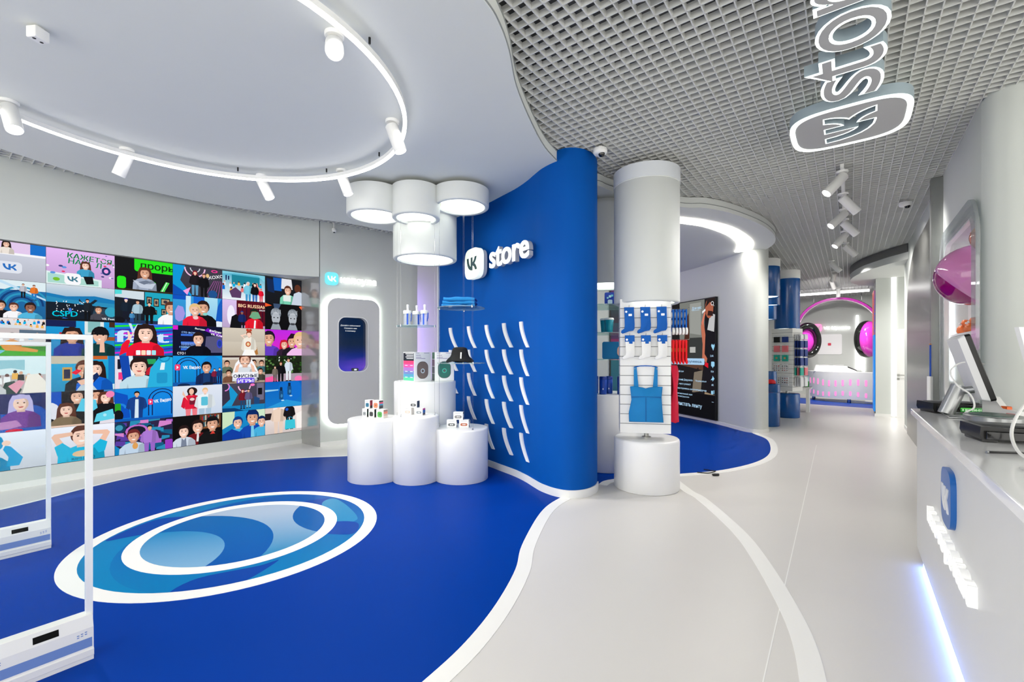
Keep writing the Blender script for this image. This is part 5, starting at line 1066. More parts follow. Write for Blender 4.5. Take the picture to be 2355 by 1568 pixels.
# framed graphic behind the shelves
gx = Vector((-2.985, 6.52, 0)); ge = Vector((.80, .60, 0)).normalized()
gr = empty('graphic_banner', gx + ge * .3, 0, 'tall teal and magenta graphic banner behind the glass shelves', 'banner')
mb = MB()
for k, (z0, z1, c0, c1) in enumerate(((.3, 1.0, S(10, 90, 110), S(0, 110, 140)), (1.0, 1.42, S(0, 120, 150), S(10, 130, 150)), (1.42, 1.75, S(230, 10, 120), S(160, 20, 110)), (1.75, 2.0, S(90, 30, 110), S(20, 90, 110)), (2.0, 2.3, S(60, 20, 60), S(10, 90, 100)), (2.3, 2.6, S(190, 20, 130), S(30, 60, 140)))):
    mb.add([gx + Vector((0, 0, z0)), gx + ge * .6 + Vector((0, 0, z0)), gx + ge * .6 + Vector((0, 0, z1)), gx + Vector((0, 0, z1))], [(0, 1, 2, 3)], [c0, c0, c1, c1])
mb.build('banner_print', mat('banner_lit', (0, 0, 0), .5, attr=True, es=.2), gr, smooth=False)
MB().plate([(-.02, 0), (.62, 0), (.62, 2.63), (-.02, 2.63)], gx, ge, Z3, -.06, -.004).build('banner_frame', BLACK, gr, smooth=False)
MB().plate([(-1.7, 0), (-.02, 0), (-.02, 3.5), (-1.7, 3.5)], gx, ge, Z3, -.08, -.02).build('wall_inner', WALLW)
bpy.data.objects['wall_inner']['kind'] = 'structure'; bpy.data.objects['wall_inner']['label'] = 'white partition panel behind the glass shelves'

# ---- tall portrait screen on the curved wall
KE = Vector((.80, -.60, 0)).normalized(); K1 = Vector((-2.31, 10.36, 0)); K0 = K1 - KE * 1.5; KN = KE.cross(Vector(Z3)).normalized()
ts = empty('portrait_screen', K0 + KE * .75 + Vector((0, 0, .1)), 0, 'tall portrait video screen showing a clip of a man in a kitchen', 'screen')
MB().plate([(0, .08), (1.5, .08), (1.5, 2.76), (0, 2.76)], K0, KE, Z3, -.05, .02).build('screen_body', BLACK, ts, smooth=False)
class Scr(Pic):
    pass
def kq(mb, pts, col, k): mb.add([K0 + KE * (x * 1.5) + Vector((0, 0, .1 + y * 2.64)) + KN * (.021 + k * 6e-5) for x, y in pts], [tuple(range(len(pts)))], col)
mb = MB(); k = 0
def Q(pts, c):
    global k; k += 1; kq(mb, ccw(clip(pts, [(0, 0), (1, 0), (1, 1), (0, 1)])), c, k)
Q([(0, 0), (1, 0), (1, 1), (0, 1)], S(26, 24, 24)); Q([(.2, .6), (.78, .58), (.78, 1), (.2, 1)], S(120, 122, 116)); Q([(.45, .72), (.7, .7), (.7, .98), (.45, .98)], S(150, 152, 146)); Q([(.35, .48), (.8, .46), (.8, .68), (.35, .68)], S(54, 56, 54)); Q([(.45, .55), (.58, .55), (.58, .60), (.45, .60)], S(180, 180, 176))
Q([(.3, .60), (.36, .86), (.42, .90), (.44, .7), (.4, .45), (.34, .45)], S(70, 40, 28)); Q([(.2, .44), (.75, .40), (.75, .46), (.2, .5)], S(90, 60, 44)); Q([(.4, .2), (.44, .42), (.47, .42), (.44, .2)], S(30, 24, 22)); Q([(.6, .22), (.62, .42), (.65, .42), (.66, .22)], S(30, 24, 22)); Q([(.5, .2), (.7, .22), (.74, .4), (.55, .38)], S(120, 110, 96)); Q([(.78, .2), (1, .2), (1, .36), (.86, .38)], S(150, 130, 104))
Q([(.78, .22), (.74, .6), (.80, .84), (.9, .9), (1, .86), (1, .2)], S(22, 20, 24)); Q([(.84, .74), (.98, .72), (1, .86), (.9, .88)], S(190, 190, 190)); Q(circ(.88, .92, .085, 18), S(170, 96, 70)); Q([(.8, .93), (.84, 1), (1, 1), (.98, .92), (.9, .97)], S(40, 28, 24)); Q([(.84, .86), (.96, .85), (.95, .89), (.86, .9)], S(50, 30, 26))
Q([(.70, .78), (.76, .82), (.80, .7), (.78, .52), (.73, .5), (.74, .62)], S(190, 110, 84)); Q([(.71, .8), (.78, .9), (.80, .88), (.75, .78)], S(210, 120, 96)); Q([(.73, .88), (.80, .90), (.80, .92), (.73, .90)], S(230, 230, 230)); Q([(.74, .5), (.82, .46), (.84, .5), (.78, .54)], S(190, 110, 84)); Q([(.78, .44), (.86, .42), (.86, .46), (.8, .47)], S(210, 20, 40))
Q([(0, 0), (1, 0), (1, .19), (0, .22)], S(10, 10, 12)); Q(rrect(-.1, .445, .78, .50, .015, 3), S(170, 205, 235))
def kt(body, x, y, size, c, width=None):
    global k; k += 1; put_text(mb, body, K0 + KE * (x * 1.5) + Vector((0, 0, .1 + y * 2.64)) + KN * (.021 + k * 6e-5), KE, Z3, width=width, size=size, res=2, col=c)
SKY = S(176, 212, 240)
kt('Для вас', .50, .925, .085, SKY); Q([(.50, .915), (.67, .915), (.67, .918), (.50, .918)], SKY); kt('#покажичтоумеешь', .02, .462, .085, S(30, 60, 90), 1.05)
kt('делай сам', .1, .375, .06, SKY); kt('Анатолий Дедушков', .1, .30, .062, SKY, .62); kt('Подписаться', .58, .30, .05, SKY, .36); kt('То, чего умеют', .1, .262, .062, SKY, .56); kt('#покажичтоумеешь #очумелыеручки', .02, .222, .058, SKY, 1.2); kt('оригинальный звук', .1, .175, .052, SKY, .62); kt('Анатолий Дедушков', .1, .150, .045, SKY, .5); kt('листать ленту', .16, .075, .125, SKY)
ARK = S(150, 205, 235)
Q([(.92, .605), (.965, .565), (1.0 - .005, .605), (.985, .622), (.965, .61), (.935, .622)], ARK); kt('2,6K', .90, .515, .06, SKY); Q(rrect(.92, .435, .99, .475, .01, 3), ARK); Q([(.94, .437), (.97, .437), (.955, .42)], ARK); kt('924', .915, .385, .06, SKY); Q([(.91, .32), (.95, .345), (.95, .36), (.99, .335), (.95, .31), (.95, .325)], ARK); kt('6K', .93, .275, .06, SKY); Q(rrect(.92, .205, .96, .235, .008, 3), ARK); Q([(.97, .21), (.985, .21), (.985, .24), (.97, .24)], ARK); kt('...', .935, .14, .1, SKY)
for i in range(12): a0, a1 = 2 * PI * i / 12, 2 * PI * (i + 1) / 12; Q([(.945 + .022 * math.cos(a0), .955 + .0125 * math.sin(a0)), (.945 + .03 * math.cos(a0), .955 + .017 * math.sin(a0)), (.945 + .03 * math.cos(a1), .955 + .017 * math.sin(a1)), (.945 + .022 * math.cos(a1), .955 + .0125 * math.sin(a1))], WT)
Q([(.962, .942), (.967, .945), (.985, .932), (.98, .929)], WT)
mb.build('video_picture', SCREEN, ts, smooth=False)

# ---- ring light with spots under the left soffit
RC = (-4.0, 1.2); RR = 1.62; RZ = 3.43
rl = empty('ring_light', (RC[0], RC[1], 3.45), 0, 'large thin glowing ring light under the white dropped ceiling', 'lamp')
rp = [(RC[0] + RR * math.cos(2 * PI * i / 96), RC[1] + RR * math.sin(2 * PI * i / 96)) for i in range(96)]
def ringbox(r0, r1, z0, z1):
    return MB().loft([[(RC[0] + r * math.cos(2 * PI * i / 96), RC[1] + r * math.sin(2 * PI * i / 96), z) for i in range(96)] for r, z in ((r0, z0), (r1, z0), (r1, z1), (r0, z1), (r0, z0))], False, False)
ringbox(RR - .014, RR + .014, RZ - .002, RZ + .012).build('led_diffuser', LEDW, rl)
ringbox(RR - .016, RR + .016, RZ + .012, RZ + .05).build('profile', WHITE, rl)
for a in (2.55, 1.95, 1.45, .95, .35, -.2):
    px, py = RC[0] + RR * math.cos(a), RC[1] + RR * math.sin(a); MB().tube([(px, py, RZ + .045), (px, py, 3.552)], .002, 5).build('wire', CHROME, rl)
    MB().lathe([(.008, 3.51), (.008, 3.55)], px, py, 8).build('ceiling_cup', BLACK, rl)
LENS = mat('spot_lens', (.9, .9, .9), .4, emit=(1, .97, .93), es=9.0, var=.005)
LENSD = mat('spot_lens_soft', (.9, .9, .9), .4, emit=(1, .97, .93), es=3.0, var=.005)
def spot(loc, yaw, tilt, label, group, power=0, bright=False, zc=3.55, L_=.21, r=.055, cat='spotlight', drop=.07):
    """ceiling spotlight: round mount, stem, tilted tube with a glowing lens"""
    e_ = empty('spotlight', loc, yaw, label, cat, group)
    zc = zc - loc[2]
    MB().lathe([(.055, zc - .022), (.06, zc - .016), (.06, zc), (.03, zc)], 0, 0, 24).build('mount', WHITE, e_, local=True)
    MB().tube([(0, 0, zc - .02), (0, 0, zc - drop)], .012, 8).build('stem', WHITE, e_, local=True)
    M_ = Matrix.Translation((0, 0, zc - drop)) @ Matrix.Rotation(tilt, 4, 'X')
    b_ = MB().lathe([(.02, .03), (r - .004, .028), (r, .022), (r, -L_), (r - .004, -L_ - .002), (r - .008, -L_ + .012)], 0, 0, 28, True, False).xf(M_).build('tube', WHITE, e_, local=True, ang=.8)
    MB().add([M_ @ Vector(((r - .008) * math.cos(2 * PI * i / 24), (r - .008) * math.sin(2 * PI * i / 24), -L_ + .008)) for i in range(24)], [tuple(range(24))]).build('lens', LENS if bright else LENSD, e_, local=True, smooth=False)
    if power:
        ld = bpy.data.lights.new('spot_light', 'SPOT'); ld.energy = power; ld.spot_size = 2.0; ld.spot_blend = 1.0; ld.shadow_soft_size = .06; ld.color = (1, .97, .94)
        lo = bpy.data.objects.new('spot_light', ld); COL.objects.link(lo); lo.parent = e_
        lo.matrix_local = M_ @ Matrix.Translation((0, 0, -L_ - .01))
    return e_
GS = 'spotlights around the ring light'
spot((-5.42, .44, 3.2), math.radians(-78), .5, 'white spotlight at the far left end of the ring light', GS, 60, True)
spot((-5.75, 1.25, 3.2), math.radians(127), .42, 'white spotlight tilted left on the long side of the ring light', GS, 60)
spot((-5.36, 2.36, 3.2), math.radians(-53), .45, 'white spotlight at the middle back of the ring light', GS, 60)
spot((-4.5, 2.83, 3.2), math.radians(-53), .35, 'white spotlight next to the joined drum lamps', GS, 60)
spot((-3.2, 2.5, 3.2), math.radians(-53), .35, 'white spotlight at the right bend of the ring light', GS, 60)
spot((-2.63, 1.6, 3.2), math.radians(-121), .85, 'bright spotlight glaring at the near right of the ring light', GS, 60, True)
# small white box on the soffit
bx_ = empty('ceiling_sensor', (-4.06, .45, 3.45), math.radians(30), 'white square sensor box with two round holes on the dropped ceiling', 'sensor')
MB().bbox(-.035, -.04, .02, .035, .04, .09, .004, 3).build('housing', WHITE, bx_, local=True)
for yy in (-.02, .02): MB().lathe([(.009, .0185), (.009, .022)], 0, yy, 16).build('hole', BLACK, bx_, local=True)
MB().tube([(-.034, 0, .06), (-.05, 0, .062), (-.06, .0, .085)], .006, 6).build('cable_clip', mat('clip_brown', S(110, 50, 30), .5, var=.05), bx_, local=True)
MB().box(-.02, -.02, .09, .02, .02, .101).build('foot', WHITE, bx_, local=True)

# ---- dome cameras
def dome(loc, label, r=.07, zt=0):
    e_ = empty('dome_camera', loc, YAW, label, 'camera', 'dome security cameras')
    MB().lathe([(r, .06), (r * 1.05, .05), (r * 1.05, .025), (r * .9, .008), (r * .6, 0)], 0, 0, 32).build('housing', WHITE, e_, local=True)
    mb = MB()
    for i in range(6): pass
    mb.lathe([(.004, -.030), (.022, -.024), (.032, -.010), (.034, .006)], .012, -.02, 20).build('lens', BLACKG, e_, local=True, ang=1.2)
    MB().cbox(0, 0, .07, .03, .03, .04).build('bracket', WHITE, e_, local=True)
dome((-2.08, 4.28, 3.585), 'white dome camera at the top end of the blue partition')
dome((.62, 8.36, 3.585), 'white dome camera under the grid ceiling near the steel post')
e_ = empty('dome_camera', (-6.78, 4.12, 3.52), 0, 'tiny white dome camera above the video wall corner', 'camera', 'dome security cameras')
MB().lathe([(.035, .06), (.038, .05), (.038, .02), (.02, .0)], 0, 0, 20).build('housing', WHITE, e_, local=True); MB().lathe([(.004, -.014), (.014, -.008), (.016, .004)], 0, 0, 14).build('lens', BLACKG, e_, local=True)
MB().cbox(0, 0, .105, .02, .02, .1).build('bracket', WHITE, e_, local=True)
e_ = empty('ceiling_router', (-.93, 2.55, 3.62), .3, 'flat white box on the grid ceiling at the top edge', 'router')
MB().bbox(-.10, -.09, 0, .10, .09, .035, .006, 3).build('housing', WHITE, e_, local=True); MB().cbox(0, 0, .045, .04, .04, .02).build('bracket', WHITE, e_, local=True)

# ---- hanging VK store ceiling sign, read from below
hs = empty('hanging_sign', (0, 4.2, 3.5), 0, 'large hanging VK store sign lit along its outlines under the grid', 'sign')
HX, HY = Vector((0, -1, 0)), Vector((-1, 0, 0))     # reading direction and letter top; face looks down
RIM = mat('sign_rim', (.9, .95, .9), .5, emit=(.93, 1, .94), es=1.0, var=.005)
FACE = mat('sign_face', S(176, 176, 176), .5, var=.02)
SIDEM = mat('sign_side', S(160, 176, 184), .45, var=.03)
HO = Vector((-.015, 4.80, 3.46))
SQ = squircle(0, 0, .415, 64); SQI = squircle(0, 0, .375, 64)
GLB = vk(.80)
def with_hole(outer, hole):
    """triangulated outline with one hole, by bridging"""
    best = min(((Vector(a) - Vector(b)).length, i, j) for i, a in enumerate(outer) for j, b in enumerate(hole)); _, i, j = best
    h = hole[j:] + hole[:j + 1]; h = h[::-1]
    return outer[:i + 1] + h + outer[i:]
mbp = MB()
def shell(mb, poly, d0, d1):
    n_ = len(poly); vs = [HO + HX * p[0] + HY * p[1] + Vector((0, 0, d)) for d in (d0, d1) for p in poly]
    return mb.add(vs, [(i, (i + 1) % n_, n_ + (i + 1) % n_, n_ + i) for i in range(n_)])
def flat(mb, poly, dz): return mb.add([HO + HX * p[0] + HY * p[1] + Vector((0, 0, dz)) for p in poly], [tuple(range(len(poly)))])
shell(shell(MB(), SQ, 0, .085), GLB, 0, .085).build('plate_sides', SIDEM, hs, ang=.6)
ring_plate(MB(), SQ, SQI, HO, HX, HY, -.002, .003).build('plate_rim', RIM, hs, smooth=False)
def grow(poly, d):
    pv = [Vector(p) for p in poly]; out = []; n_ = len(pv)
    for i in range(n_):
        a, b, c_ = pv[i - 1], pv[i], pv[(i + 1) % n_]; t1 = (b - a).normalized(); t2 = (c_ - b).normalized(); nn = Vector((t1.y + t2.y, -t1.x - t2.x))
        if nn.length < 1e-6: nn = Vector((t1.y, -t1.x))
        out.append(tuple(b + nn.normalized() * d))
    return out
GL2 = grow(ccw(GLB), .016); GLC = ccw(GLB)
flat(MB(), with_hole(ccw(SQI), GL2), .001).build('plate_face', FACE, hs, smooth=False)
mbp = MB(); n_ = len(GL2); mbp.add([HO + HX * p[0] + HY * p[1] + Vector((0, 0, -.001)) for pl in (GL2, GLC) for p in pl], [(i, (i + 1) % n_, n_ + (i + 1) % n_, n_ + i) for i in range(n_)]); mbp.build('mark_rim', RIM, hs, smooth=False)
TS = .395 / .546
lsd, lrm, lfc = MB(), MB(), MB()
for ch, ya, yb in (('s', 4.285, 3.905), ('t', 3.955, 3.635), ('o', 3.60, 3.195), ('r', 3.15, 2.91), ('e', 2.88, 2.48)):
    TXO = Vector((.17, ya, 3.46)); w_ = ya - yb
    for mb_, off_, dp_, dd_, dw in ((lsd, .022, .075, -.0415, 0), (lrm, .022, 0, -.0025, 0), (lfc, -.004, 0, .0005, .026)):
        put_text(mb_, ch, TXO + HX * (dw * .5 * TS * 2 * .5), HX, HY, size=TS, width=w_ - dw * TS, off=off_, bold=0, res=6, depth=dp_, d=dd_)
lsd.build('letter_sides', SIDEM, hs, ang=.6); lrm.build('letter_rims', RIM, hs, smooth=False); lfc.build('letter_faces', FACE, hs, smooth=False)
for x, y in ((-.25, 4.55), (.25, 5.05), (-.2, 4.1), (.0, 3.5), (-.05, 3.0)): MB().tube([(x, y, 3.57), (x, y, 3.69)], .003, 6).build('hanger', CHROME, hs)

# ---- spots on a track under the grid ceiling
tr = empty('light_track', (-.07, 8.5, 3.6), 0, 'thin white light track fixed below the grid ceiling', 'track', None)
MB().box(-.09, 6.3, 3.628, -.055, 11.2, 3.668).build('rail', WHITE, tr, smooth=False)
GT = 'spotlights on the corridor track'
for i, (y, yaw, tilt, br) in enumerate(((6.45, -60, .75, False), (7.35, 120, .75, True), (8.15, -60, .8, False), (8.75, 120, .8, False), (9.6, -60, .7, False), (10.6, 120, .8, False))):
    spot((-.072, y, 3.3), math.radians(yaw), -tilt, ('first', 'second', 'third', 'fourth', 'fifth', 'sixth')[i] + ' spotlight along the corridor track counting from the sign', GT, 80, br, 3.63, .25, .055)
for i, (x, y, yaw, tilt) in enumerate(((-.34, 12.6, 100, .7), (-.33, 14.2, 190, .9), (-.42, 15.8, 165, .85), (-.30, 17.6, 180, .35))):
    spot((x, y, 3.3), math.radians(yaw), -tilt, ('near', 'second', 'third', 'farthest vertical')[i] + ' spotlight in front of the giant headphones', 'spotlights before the headphones', 160, False, 3.66, .25, .055)
e_ = empty('light_bar', (-.5, 17.8, 3.5), 0, 'long thin white light bar above the far music corner', 'lamp')
MB().box(-1.9, 17.72, 3.47, .48, 17.78, 3.53).build('diffuser', mat('led_bar', (.9, .9, .9), .5, emit=(1, .98, .98), es=4, var=.005), e_, smooth=False); MB().box(-1.9, 17.70, 3.53, .48, 17.80, 3.56).build('profile', WHITE, e_, smooth=False)
for x in (-1.5, 0.1): MB().tube([(x, 17.75, 3.55), (x, 17.75, 3.68)], .004, 6).build('hanger', CHROME, e_)

# ---- security gates at the entrance
def gate(x, y1, label, L_=.62):
    g = empty('security_gate', (x, y1 - L_ / 2, 0), 0, label, 'security gate', 'acrylic security gates'); y0 = y1 - L_
    ACW = mat('acrylic_edge', S(240, 242, 242), .3, var=.01)
    MB().box(x - .012, y0 + .027, .214, x + .012, y1 - .027, 1.574).build('acrylic_sheet', CLEAR, g, smooth=False)
    for ya, yb, za, zb in ((y1 - .026, y1, .03, 1.5749), (y0, y0 + .026, .03, 1.5749), (y0, y1, 1.575, 1.6)): MB().box(x - .0145, ya, za, x + .0145, yb, zb).build('edge_strip', ACW, g, smooth=False)
    prof = [(-.055, 0), (.055, 0), (.055, .022), (.062, .026), (.062, .055), (.055, .06), (.05, .16), (.03, .215), (-.03, .215), (-.05, .16), (-.055, .06), (-.062, .055), (-.062, .026), (-.055, .022)]
    mbb = MB().loft([[(x + p[0], yy, p[1]) for p in prof] for yy in (y0 + .004, y1 - .004)]); mbb.build('base', WHITE, g, smooth=False)
    STR = mat('gate_stripe', S(110, 140, 200), .4, var=.03)
    for q in (-1, 1):
        MB().add([(x + q * .0555, y0 + .01, .068), (x + q * .0555, y1 - .01, .068), (x + q * .0530, y1 - .01, .112), (x + q * .0530, y0 + .01, .112)], [(0, 1, 2, 3) if q > 0 else (3, 2, 1, 0)]).build('colour_stripe', STR, g, smooth=False)
        ya = y1 - .21; MB().add([(x + q * .0472, ya, .170), (x + q * .0472, ya + .085, .170), (x + q * .0372, ya + .085, .198), (x + q * .0372, ya, .198)], [(0, 1, 2, 3) if q > 0 else (3, 2, 1, 0)]).build('display_window', mat('window_black', S(10, 10, 10), .6, spec=.1, var=.02), g, smooth=False)
        for yy in (y1 - .06, y1 - .34):
            for i in range(3):
                for j in range(2): MB().cbox(x + q * .0515, yy + i * .014, .128 + j * .010 + i * .003, .002, .008, .004).build('vent_slot', STR, g, smooth=False)
gate(-3.035, .525, 'near clear security gate with white base at the lower left')
gate(-5.01, .625, 'rear clear security gate with white base at the lower left')

# ---- service counter
CX, CY1, CH = .41, 4.62, 1.08
ct = empty('service_counter', (.8, 2.8, 0), 0, 'white service counter with blue logo and raised lettering', 'counter')
MB().box(CX + .0, .7, .035, 1.15, CY1, CH - .04).build('body', mat('counter_body', S(222, 222, 220), .38, var=.015), ct, smooth=False)
MB().box(CX + .03, .7, 0, 1.12, CY1 - .03, .035).build('plinth', GLOSSW, ct, smooth=False)
MB().bbox(CX - .03, .68, CH - .045, 1.18, CY1 + .08, CH, .004, 2).build('worktop', mat('worktop_white', S(244, 244, 244), .12, var=.01, coat=.3), ct, ang=.5)
MB().box(CX + .002, .75, .008, CX + .028, CY1 - .35, .030).build('led_strip', mat('led_blue', (.2, .3, 1), .5, emit=(.18, .34, 1.0), es=8.0, var=.005), ct, smooth=False)
CYv, Z3v = Vector((0, -1, 0)), Vector((0, 0, 1))   # reading direction along the front: far to near
CF = Vector((CX, 0, 0))
def cfp(yc, poly): return [(-yc + p[0], p[1]) for p in poly]
MB().plate([(p[0] - 3.155, p[1] + .775) for p in squircle(0, 0, .145)], CF, CYv, Z3v, .0, .022).build('logo_plate', mat('logo_blue', S(16, 98, 180), .3, var=.02), ct, ang=.6)
MB().plate([(p[0] - 3.155, p[1] + .775) for p in vk(.29)], CF, CYv, Z3v, .022, .027).build('logo_mark', WHITE, ct, ang=.6)
put_text(MB(), 'мастерская', CF + Vector((0, 3.77, .478)), CYv, Z3v, width=1.20, size=.158, bold=.022, res=4, depth=.03, d=.015, spacing=1.0).build('lettering', mat('counter_letters', S(250, 250, 248), .4, emit=(1, 1, .98), es=.12, var=.005), ct, ang=.5)

# things on the counter
mo = empty('desktop_monitor', (.62, 4.28, CH), 0, 'white desktop monitor seen from behind on the counter', 'monitor')
SILV = mat('silver', S(168, 170, 170), .32, .85, var=.02)
SHL = mat('monitor_shell', S(238, 238, 238), .35, var=.01)
MB().bbox(.52, 4.12, CH, .78, 4.40, CH + .012, .004, 2).build('base', SILV, mo)
d_ = Vector((.07, .03, .19)).normalized()
c0 = Vector((.53, 4.30, CH + .012)); mbt = MB().tube([c0, c0 + d_ * .21], .044, 28); mbt.build('stand_tube', SILV, mo, ang=.9)
MB().tube([c0 + d_ * .17, c0 + d_ * .17 + Vector((.13, -.06, .03))], .025, 16).build('neck', SILV, mo)
mc_ = Vector((.655, 4.33, CH + .335)); me_ = Vector((.03, -1, 0)).normalized(); mu = Vector((-.28, -.03, .96)).normalized(); mn_ = me_.cross(mu).normalized()
if mn_.x < 0: mn_ = -mn_
poly = rrect(-.19, -.225, .19, .225, .015, 3)
def slab(poly, d0, d1, s0=1, s1=1): return MB().loft([[mc_ + me_ * p[0] * s + mu * p[1] * s + mn_ * d for p in poly] for s, d in ((s0, d0), (s1, d1))])
slab(poly, -.035, .0, .93).build('back_shell', SHL, mo, ang=.6)
slab(poly, .0, .026).build('bezel', BLACK, mo, ang=.6); slab(poly, .0262, .029, .985, .985).build('screen', BLACKG, mo, ang=.6)
def terminal(loc, rz, label, text=True):
    e_ = empty('receipt_terminal', loc, rz, label, 'terminal', 'black receipt terminals')
    MB().plate([(-.16, .012), (.16, .012), (.165, .03), (.165, .062), (-.165, .075), (-.168, .035)], (0, -.0, 0), (1, 0, 0), (0, 0, 1), -.11, .10).build('body', BLACK, e_, local=True)
    MB().bbox(-.15, -.118, .014, .15, -.10, .056, .004, 2).build('front_panel', BLACKG, e_, local=True)
    MB().bbox(-.14, -.05, .068, .13, .09, .078, .004, 2).build('lid', mat('grey_dark', S(60, 62, 64), .4, var=.03), e_, local=True)
    for x in (-.13, .13): MB().bbox(x - .03, -.095, 0, x + .03, .08, .014, .003, 2).build('foot', BLACK, e_, local=True)
    mb = MB(); mb.add([(-.02, -.1192, .018), (.135, -.1192, .018), (.135, -.1192, .048), (-.02, -.1192, .048)], [(0, 1, 2, 3)], S(20, 130, 30))
    mb.add([(-.018, -.1195, .041), (.05, -.1195, .041), (.05, -.1195, .0445), (-.018, -.1195, .0445)], [(0, 1, 2, 3)], S(120, 240, 100))
    put_text(mb, '8 800 200-01 23', (-.010, -.1196, .025), (1, 0, 0), (0, 0, 1), width=.135, res=2, col=S(225, 255, 215))
    mb.build('display', mat('green_display', (0, 0, 0), .3, attr=True, es=.5), e_, local=True, smooth=False)
terminal((.645, 3.22, CH), .2, 'near black receipt terminal with green phone number display')
terminal((.60, 4.55, CH), .35, 'far black receipt terminal behind the silver monitor stand')
cb = MB().tube([tuple(p) for p in spline([(.78, 3.05, 1.42), (.70, 3.04, 1.37), (.60, 2.92, 1.26), (.552, 2.82, 1.17), (.548, 2.70, 1.105), (.575, 2.60, CH + .008), (.62, 2.64, CH + .02), (.655, 2.72, CH + .035), (.69, 2.70, CH + .02), (.72, 2.62, CH + .009), (.80, 2.50, CH + .009)], 8)], .006, 8).build('power_cable', CABLE); tag(cb, 'thick white cable arching down onto the counter by the near terminal', 'cable')
cb = MB().tube([tuple(p) for p in spline([(.50, 2.44, CH + .005), (.56, 2.50, CH + .005), (.63, 2.47, CH + .005), (.62, 2.38, CH + .005), (.54, 2.37, CH + .005), (.50, 2.44, CH + .005)], 8)], .004, 8).build('power_cable', mat('grey_cable', S(200, 200, 198), .4, var=.02)); tag(cb, 'loop of light grey cable lying flat on the counter', 'cable')
cb = MB().tube([tuple(p) for p in spline([(.70, 4.18, CH + .36), (.60, 4.20, CH + .37), (.545, 4.22, CH + .31), (.57, 4.18, CH + .22), (.63, 4.16, CH + .16), (.645, 4.14, CH + .08), (.60, 4.12, CH + .04), (.63, 4.05, CH + .018)], 8)], .005, 8).build('power_cable', CABLE); tag(cb, 'thin white cable looping behind the monitor stand', 'cable')
e_ = empty('round_tray', (.70, 4.0, CH), 0, 'flat grey oval tray with dark green top under the monitor', 'tray')
mb = MB().lathe([(.15, 0), (.16, .005), (.16, .032), (.155, .036)], .66, 3.78, 40); mb.v = [Vector((.71 + (p.x - .66) * .85, 4.0 + (p.y - 3.78) * 1.1, p.z + CH + .012)) for p in mb.v]; mb.build('body', SILV, e_, ang=.6)
mb = MB().lathe([(.135, .036), (.135, .040)], .66, 3.78, 40); mb.v = [Vector((.71 + (p.x - .66) * .8, 4.02 + (p.y - 3.78) * .9, p.z + CH + .012)) for p in mb.v]; mb.build('green_top', mat('tray_green', S(50, 84, 74), .35, var=.04), e_)
e_ = empty('tape_dispenser', (.80, 4.30, CH), 0, 'white tape dispenser with orange tip below the monitor', 'dispenser')
MB().plate([(-.12, 0), (.12, 0), (.12, .06), (.02, .07), (-.04, .14), (-.10, .15), (-.12, .12)], (.80, 4.30, CH), Vector((.5, -.866, 0)), Z3, -.02, .02).build('body', GLOSSW, e_, ang=.4)
MB().plate(rrect(-.01, .06, .05, .085, .008, 3), (.80, 4.30, CH), Vector((.5, -.866, 0)), Z3, -.015, .015).build('orange_tip', mat('tip_orange', S(235, 110, 50), .5, var=.02), e_)
MB().plate(rrect(.05, .02, .11, .045, .003, 2), (.80, 4.30, CH), Vector((.5, -.866, 0)), Z3, -.021, .021).build('pink_label', mat('label_pink', S(230, 150, 150), .6, var=.02), e_)
e_ = empty('desk_stapler', (.84, 3.72, CH), -.9, 'grey stapler lying open on the counter near the right edge', 'stapler')
for dz, tilt, m_, nm in ((.004, .0, SILV, 'base_arm'), (.018, .22, mat('stapler_dark', S(80, 82, 82), .4, var=.03), 'upper_arm')):
    M_ = Matrix.Translation((0, 0, dz)) @ Matrix.Rotation(-tilt, 4, 'Y'); MB().bbox(-.02, -.018, 0, .19, .018, .014, .004, 2).xf(M_).build(nm, m_, e_, local=True)
MB().tube([(-.02, -.018, .016), (-.02, .018, .016)], .012, 12).build('hinge', SILV, e_, local=True)
e_ = MB().plate([(0, 0), (.21, 0), (.21, .29), (0, .29)], (.86, 3.25, CH), (.97, -.24, 0), (.24, .97, 0), .0005, .003).build('paper_sheet', TAGM); tag(e_, 'white paper sheet lying on the counter at the right edge', 'paper')
e_ = empty('price_pen', (.53, 2.78, CH), .5, 'black pen lying in front of the near terminal', 'pen')
MB().tube([(-.07, 0, .006), (.055, 0, .006), (.07, 0, .006)], [.005, .005, .001], 8).build('barrel', BLACK, e_, local=True); MB().tube([(-.075, 0, .006), (-.068, 0, .006)], .0056, 8).build('cap_end', SILV, e_, local=True)
m2 = empty('desktop_monitor', (.95, 3.92, CH), 0, 'second white monitor at the right picture edge over the counter', 'monitor')
tl = Vector((.756, 3.766, 1.658)); ex_ = Vector((.8, .6, 0)); ey_ = Vector((.216, .162, -.963)).normalized()
MB().plate([(0, 0), (.46, 0), (.46, .30), (0, .30)], tl, ex_, ey_, -.012, .012).build('back_shell', SHL, m2, smooth=False)
MB().plate([(.006, .006), (.454, .006), (.454, .294), (.006, .294)], tl, ex_, ey_, .012, .015).build('screen', BLACKG, m2, smooth=False)
mid = tl + ex_ * .23 + ey_ * .2
MB().tube([mid + Vector((.03, .04, 0)), Vector((1.0, 4.02, CH + .012))], .018, 12).build('stand_tube', SILV, m2)
MB().bbox(.90, 3.93, CH, 1.10, 4.11, CH + .012, .004, 2).build('base', SILV, m2)
